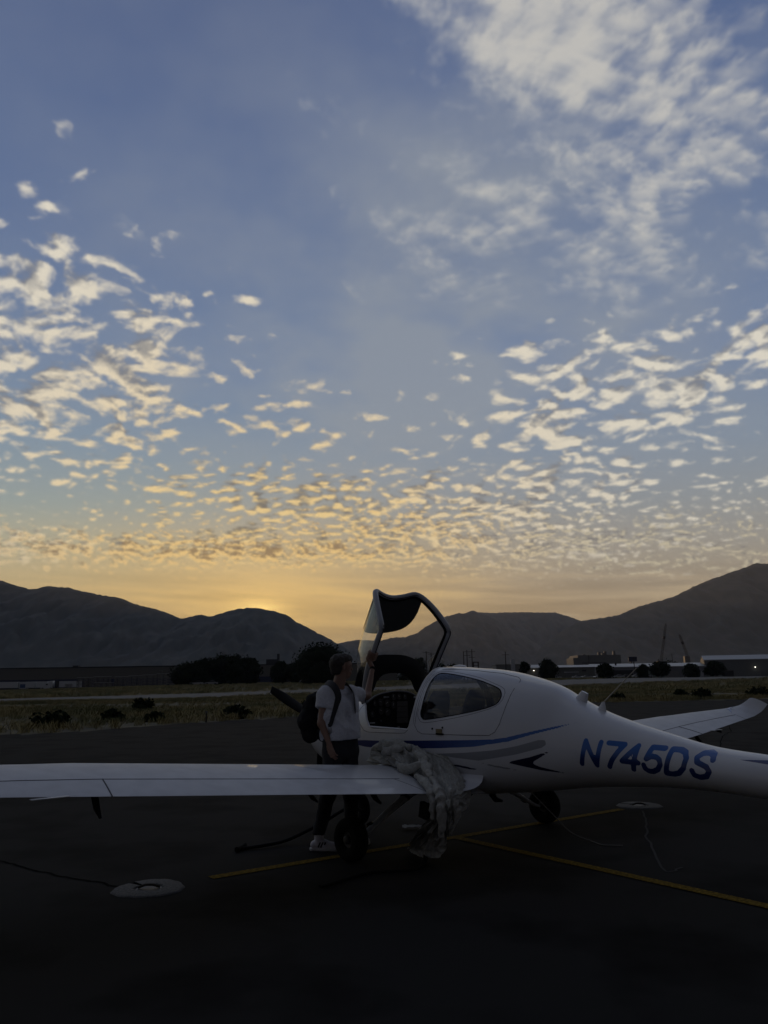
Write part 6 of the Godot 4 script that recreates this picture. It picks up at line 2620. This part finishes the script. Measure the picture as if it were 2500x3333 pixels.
func cover_cloth() -> void:
	var cloth := mat(0.46, 0.46, 0.42, 0.95)
	grain(cloth, 81, 0.03, 0.72, 1.05, 2.0, 512, 5)
	bump(cloth, 82, 0.25, 0.35, 512)
	var at := AW(-0.2, 0.9)
	var o := thing("canvas_cover", "crumpled pale canvas cover slumped over the wing root, hanging to the ground", "cover", at)
	var holder := Basis(Vector3(-C50, 0, -S50), Vector3.UP, Vector3(S50, 0, -C50))
	o.basis = holder
	var off := -PL(-0.2, 0.9, 0.0)
	var main := [
		[Vector3(0.70, 0.60, 0.87), Vector3(0.54, 0.61, 0.95), Vector3(0.37, 0.61, 0.98), Vector3(0.19, 0.61, 0.99), Vector3(0.04, 0.60, 0.97), Vector3(-0.06, 0.59, 0.93)],
		[Vector3(0.64, 0.66, 0.83), Vector3(0.46, 0.71, 0.90), Vector3(0.25, 0.74, 0.92), Vector3(0.05, 0.74, 0.92), Vector3(-0.11, 0.70, 0.90), Vector3(-0.24, 0.64, 0.87)],
		[Vector3(0.57, 0.68, 0.80), Vector3(0.30, 0.76, 0.83), Vector3(0.01, 0.82, 0.81), Vector3(-0.20, 0.84, 0.79), Vector3(-0.31, 0.80, 0.79), Vector3(-0.42, 0.70, 0.78)],
		[Vector3(-0.11, 0.80, 0.77), Vector3(-0.30, 0.87, 0.73), Vector3(-0.49, 0.95, 0.70), Vector3(-0.62, 0.97, 0.69), Vector3(-0.71, 0.95, 0.69), Vector3(-0.73, 0.86, 0.70)],
		[Vector3(-0.71, 1.07, 0.62), Vector3(-0.76, 1.08, 0.61), Vector3(-0.81, 1.09, 0.61), Vector3(-0.86, 1.09, 0.61), Vector3(-0.91, 1.08, 0.61), Vector3(-0.95, 1.05, 0.61)],
		[Vector3(-0.70, 1.06, 0.46), Vector3(-0.73, 1.06, 0.47), Vector3(-0.77, 1.06, 0.48), Vector3(-0.82, 1.06, 0.48), Vector3(-0.87, 1.05, 0.49), Vector3(-0.90, 1.02, 0.47)],
		[Vector3(-0.46, 0.98, 0.29), Vector3(-0.55, 1.00, 0.30), Vector3(-0.61, 1.00, 0.30), Vector3(-0.69, 1.00, 0.32), Vector3(-0.77, 1.00, 0.33), Vector3(-0.81, 0.97, 0.33)],
		[Vector3(-0.12, 0.80, 0.09), Vector3(-0.24, 0.84, 0.10), Vector3(-0.38, 0.88, 0.12), Vector3(-0.51, 0.90, 0.15), Vector3(-0.62, 0.92, 0.17), Vector3(-0.72, 0.92, 0.25)],
		[Vector3(-0.05, 0.76, 0.015), Vector3(-0.20, 0.80, 0.015), Vector3(-0.37, 0.87, 0.02), Vector3(-0.52, 0.89, 0.04), Vector3(-0.63, 0.91, 0.07), Vector3(-0.73, 0.92, 0.17)]]
	var flap := [
		[Vector3(-0.07, 0.60, 0.92), Vector3(-0.23, 0.59, 0.91), Vector3(-0.42, 0.57, 0.89)],
		[Vector3(-0.30, 0.66, 0.83), Vector3(-0.40, 0.61, 0.83), Vector3(-0.48, 0.56, 0.81)],
		[Vector3(-0.51, 0.74, 0.75), Vector3(-0.54, 0.65, 0.75), Vector3(-0.56, 0.56, 0.75)],
		[Vector3(-0.68, 0.85, 0.70), Vector3(-0.67, 0.70, 0.69), Vector3(-0.62, 0.52, 0.65)],
		[Vector3(-0.86, 0.98, 0.63), Vector3(-0.79, 0.76, 0.61), Vector3(-0.64, 0.48, 0.56)],
		[Vector3(-0.90, 1.00, 0.53), Vector3(-0.82, 0.81, 0.51), Vector3(-0.70, 0.58, 0.50)],
		[Vector3(-0.87, 0.97, 0.41), Vector3(-0.83, 0.88, 0.42), Vector3(-0.77, 0.76, 0.43)],
		[Vector3(-0.81, 0.95, 0.28), Vector3(-0.80, 0.93, 0.30), Vector3(-0.79, 0.91, 0.31)]]
	var place := func(mb: MB) -> MB:
		for i in mb.v.size():
			mb.v[i] += off
		return mb
	obj("cloth", place.call(drape(main, 110, 130, [0.012, 0.050, 0.050, 0.030, 0.034, 0.036, 0.040, 0.036, 0.012], 83, 5.0)), cloth, o)
	obj("hanging_flap", place.call(drape(flap, 40, 80, [0.008, 0.012, 0.012, 0.016, 0.018, 0.024, 0.020, 0.008], 84, 1.6)), cloth, o)
	# loose rolls of canvas on the heap
	var rn := noise(85, 4.0, 2)
	var rolls := [
		[[Vector3(0.60, 0.66, 0.86), Vector3(0.46, 0.69, 0.94), Vector3(0.30, 0.70, 0.97), Vector3(0.14, 0.70, 0.98), Vector3(0.0, 0.69, 0.95)], 0.050],
		[[Vector3(0.30, 0.80, 0.87), Vector3(0.16, 0.80, 0.93), Vector3(0.02, 0.76, 0.96)], 0.034],
		[[Vector3(-0.02, 0.86, 0.82), Vector3(-0.12, 0.91, 0.79), Vector3(-0.24, 0.92, 0.79), Vector3(-0.33, 0.87, 0.83), Vector3(-0.28, 0.82, 0.88)], 0.036],
		[[Vector3(-0.16, 0.74, 0.92), Vector3(-0.32, 0.80, 0.86), Vector3(-0.44, 0.86, 0.80), Vector3(-0.56, 0.94, 0.75)], 0.042],
		[[Vector3(-0.40, 0.96, 0.74), Vector3(-0.56, 1.02, 0.71), Vector3(-0.70, 1.08, 0.67), Vector3(-0.77, 1.12, 0.58), Vector3(-0.77, 1.12, 0.44)], 0.034],
		[[Vector3(-0.62, 0.98, 0.73), Vector3(-0.76, 1.05, 0.69), Vector3(-0.87, 1.12, 0.60), Vector3(-0.88, 1.12, 0.45), Vector3(-0.82, 1.08, 0.30)], 0.038]]
	for r in rolls:
		var caps := []
		var pts := curve(r[0], 8)
		for i in 8:
			var a := keep_off(pts[i])
			var b := keep_off(pts[i + 1])
			var ta := sin(PI * (i + 0.35) / 8.6) * 0.55 + 0.5
			var tb := sin(PI * (i + 1.35) / 8.6) * 0.55 + 0.5
			caps.append(cp(PL(a.x, a.y, a.z) + off, PL(b.x, b.y, b.z) + off, r[1] * ta, r[1] * tb))
		var mb := MB.new()
		soft(mb, caps, 0.013, 0.02, func(p: Vector3, d: float) -> float: return d + absf(rn.get_noise_3d(p.x * 1.2, p.y * 1.2, p.z * 1.2)) * 0.045 - 0.012)
		obj("fold", mb, cloth, o)
	# tow bar lying from the nose wheel to the left
	var tb := thing("tow_bar", "thin black tow bar lying on the asphalt behind the shoe, hooked to the nose wheel", "tow bar", Vector3(-1.43, 0, -8.22))
	var o2 := -tb.position
	var path := PackedVector3Array()
	for q in [Vector3(-1.45, 0.02, -8.21), Vector3(-1.23, 0.03, -8.31), Vector3(-1.02, 0.045, -8.50), Vector3(-0.72, 0.14, -8.80), Vector3(-0.44, 0.25, -9.12), Vector3(-0.30, 0.19, -9.32)]:
		path.append(q + o2)
	var bm := MB.new()
	bm.tube(curve(Array(path), 30), [0.017], 8)
	obj("bar", bm, M.black, tb)
	var hb := MB.new()
	hb.tube(PackedVector3Array([Vector3(-1.47, 0.03, -8.12) + o2, Vector3(-1.45, 0.025, -8.22) + o2, Vector3(-1.43, 0.03, -8.32) + o2]), [0.026], 8)
	obj("handle", hb, M.rubber, tb)
	# a black strap of the cover trailing on the asphalt
	var st := thing("strap", "black strap trailing on the asphalt in front of the main wheel", "strap", Vector3(0, 0, -7.2))
	var sp := PackedVector3Array()
	for q in [Vector3(-0.55, 0, -6.74), Vector3(-0.47, 0, -6.84), Vector3(-0.31, 0, -7.04), Vector3(-0.16, 0, -7.19), Vector3(0.04, 0, -7.23), Vector3(0.2, 0, -7.27), Vector3(0.3, 0, -7.44), Vector3(0.34, 0.03, -7.72)]:
		sp.append(q + Vector3(0, 0.013, 7.2))
	var sm := MB.new()
	sm.tube(curve(Array(sp), 60), [0.022], 8, true, 0.5)
	obj("webbing", sm, M.rubber, st)
	# thin pale tie line under the tail
	var rp := thing("rope", "thin pale rope hanging from the belly to the ground right of the far wheel", "rope", AW(-0.75, -0.5))
	var rpt := PackedVector3Array()
	for q in [AW(-0.62, -0.30, 0.56), AW(-0.75, -0.52, 0.30), AW(-0.85, -0.70, 0.10), AW(-1.0, -0.85, 0.012), AW(-1.15, -0.80, 0.010), AW(-1.3, -0.9, 0.010)]:
		rpt.append(q - rp.position)
	var rm := MB.new()
	rm.tube(curve(Array(rpt), 40), [0.006], 6)
	obj("line", rm, mat(0.16, 0.155, 0.14, 0.9), rp)
	var pc := thing("paper_scrap", "small pale scrap lying on the asphalt beside the hanging canvas", "litter", Vector3(0.27, 0.02, -9.2))
	var pm := MB.new()
	var prow := []
	for j in 7:
		var row := PackedVector3Array()
		for i in 9:
			row.append(Vector3((i - 4) * 0.03, 0.008 + 0.018 * absf(sin(i * 1.3 + j * 0.8)), (j - 3) * 0.03 * (1.0 - 0.08 * i)))
		prow.append(row)
	pm.sheet(prow, false, Vector3.UP)
	obj("sheet", pm, mat(0.35, 0.35, 0.34, 0.9), pc)


func build_all() -> void:
	land()
	aeroplane()
	person()
	cover_cloth()
	far()
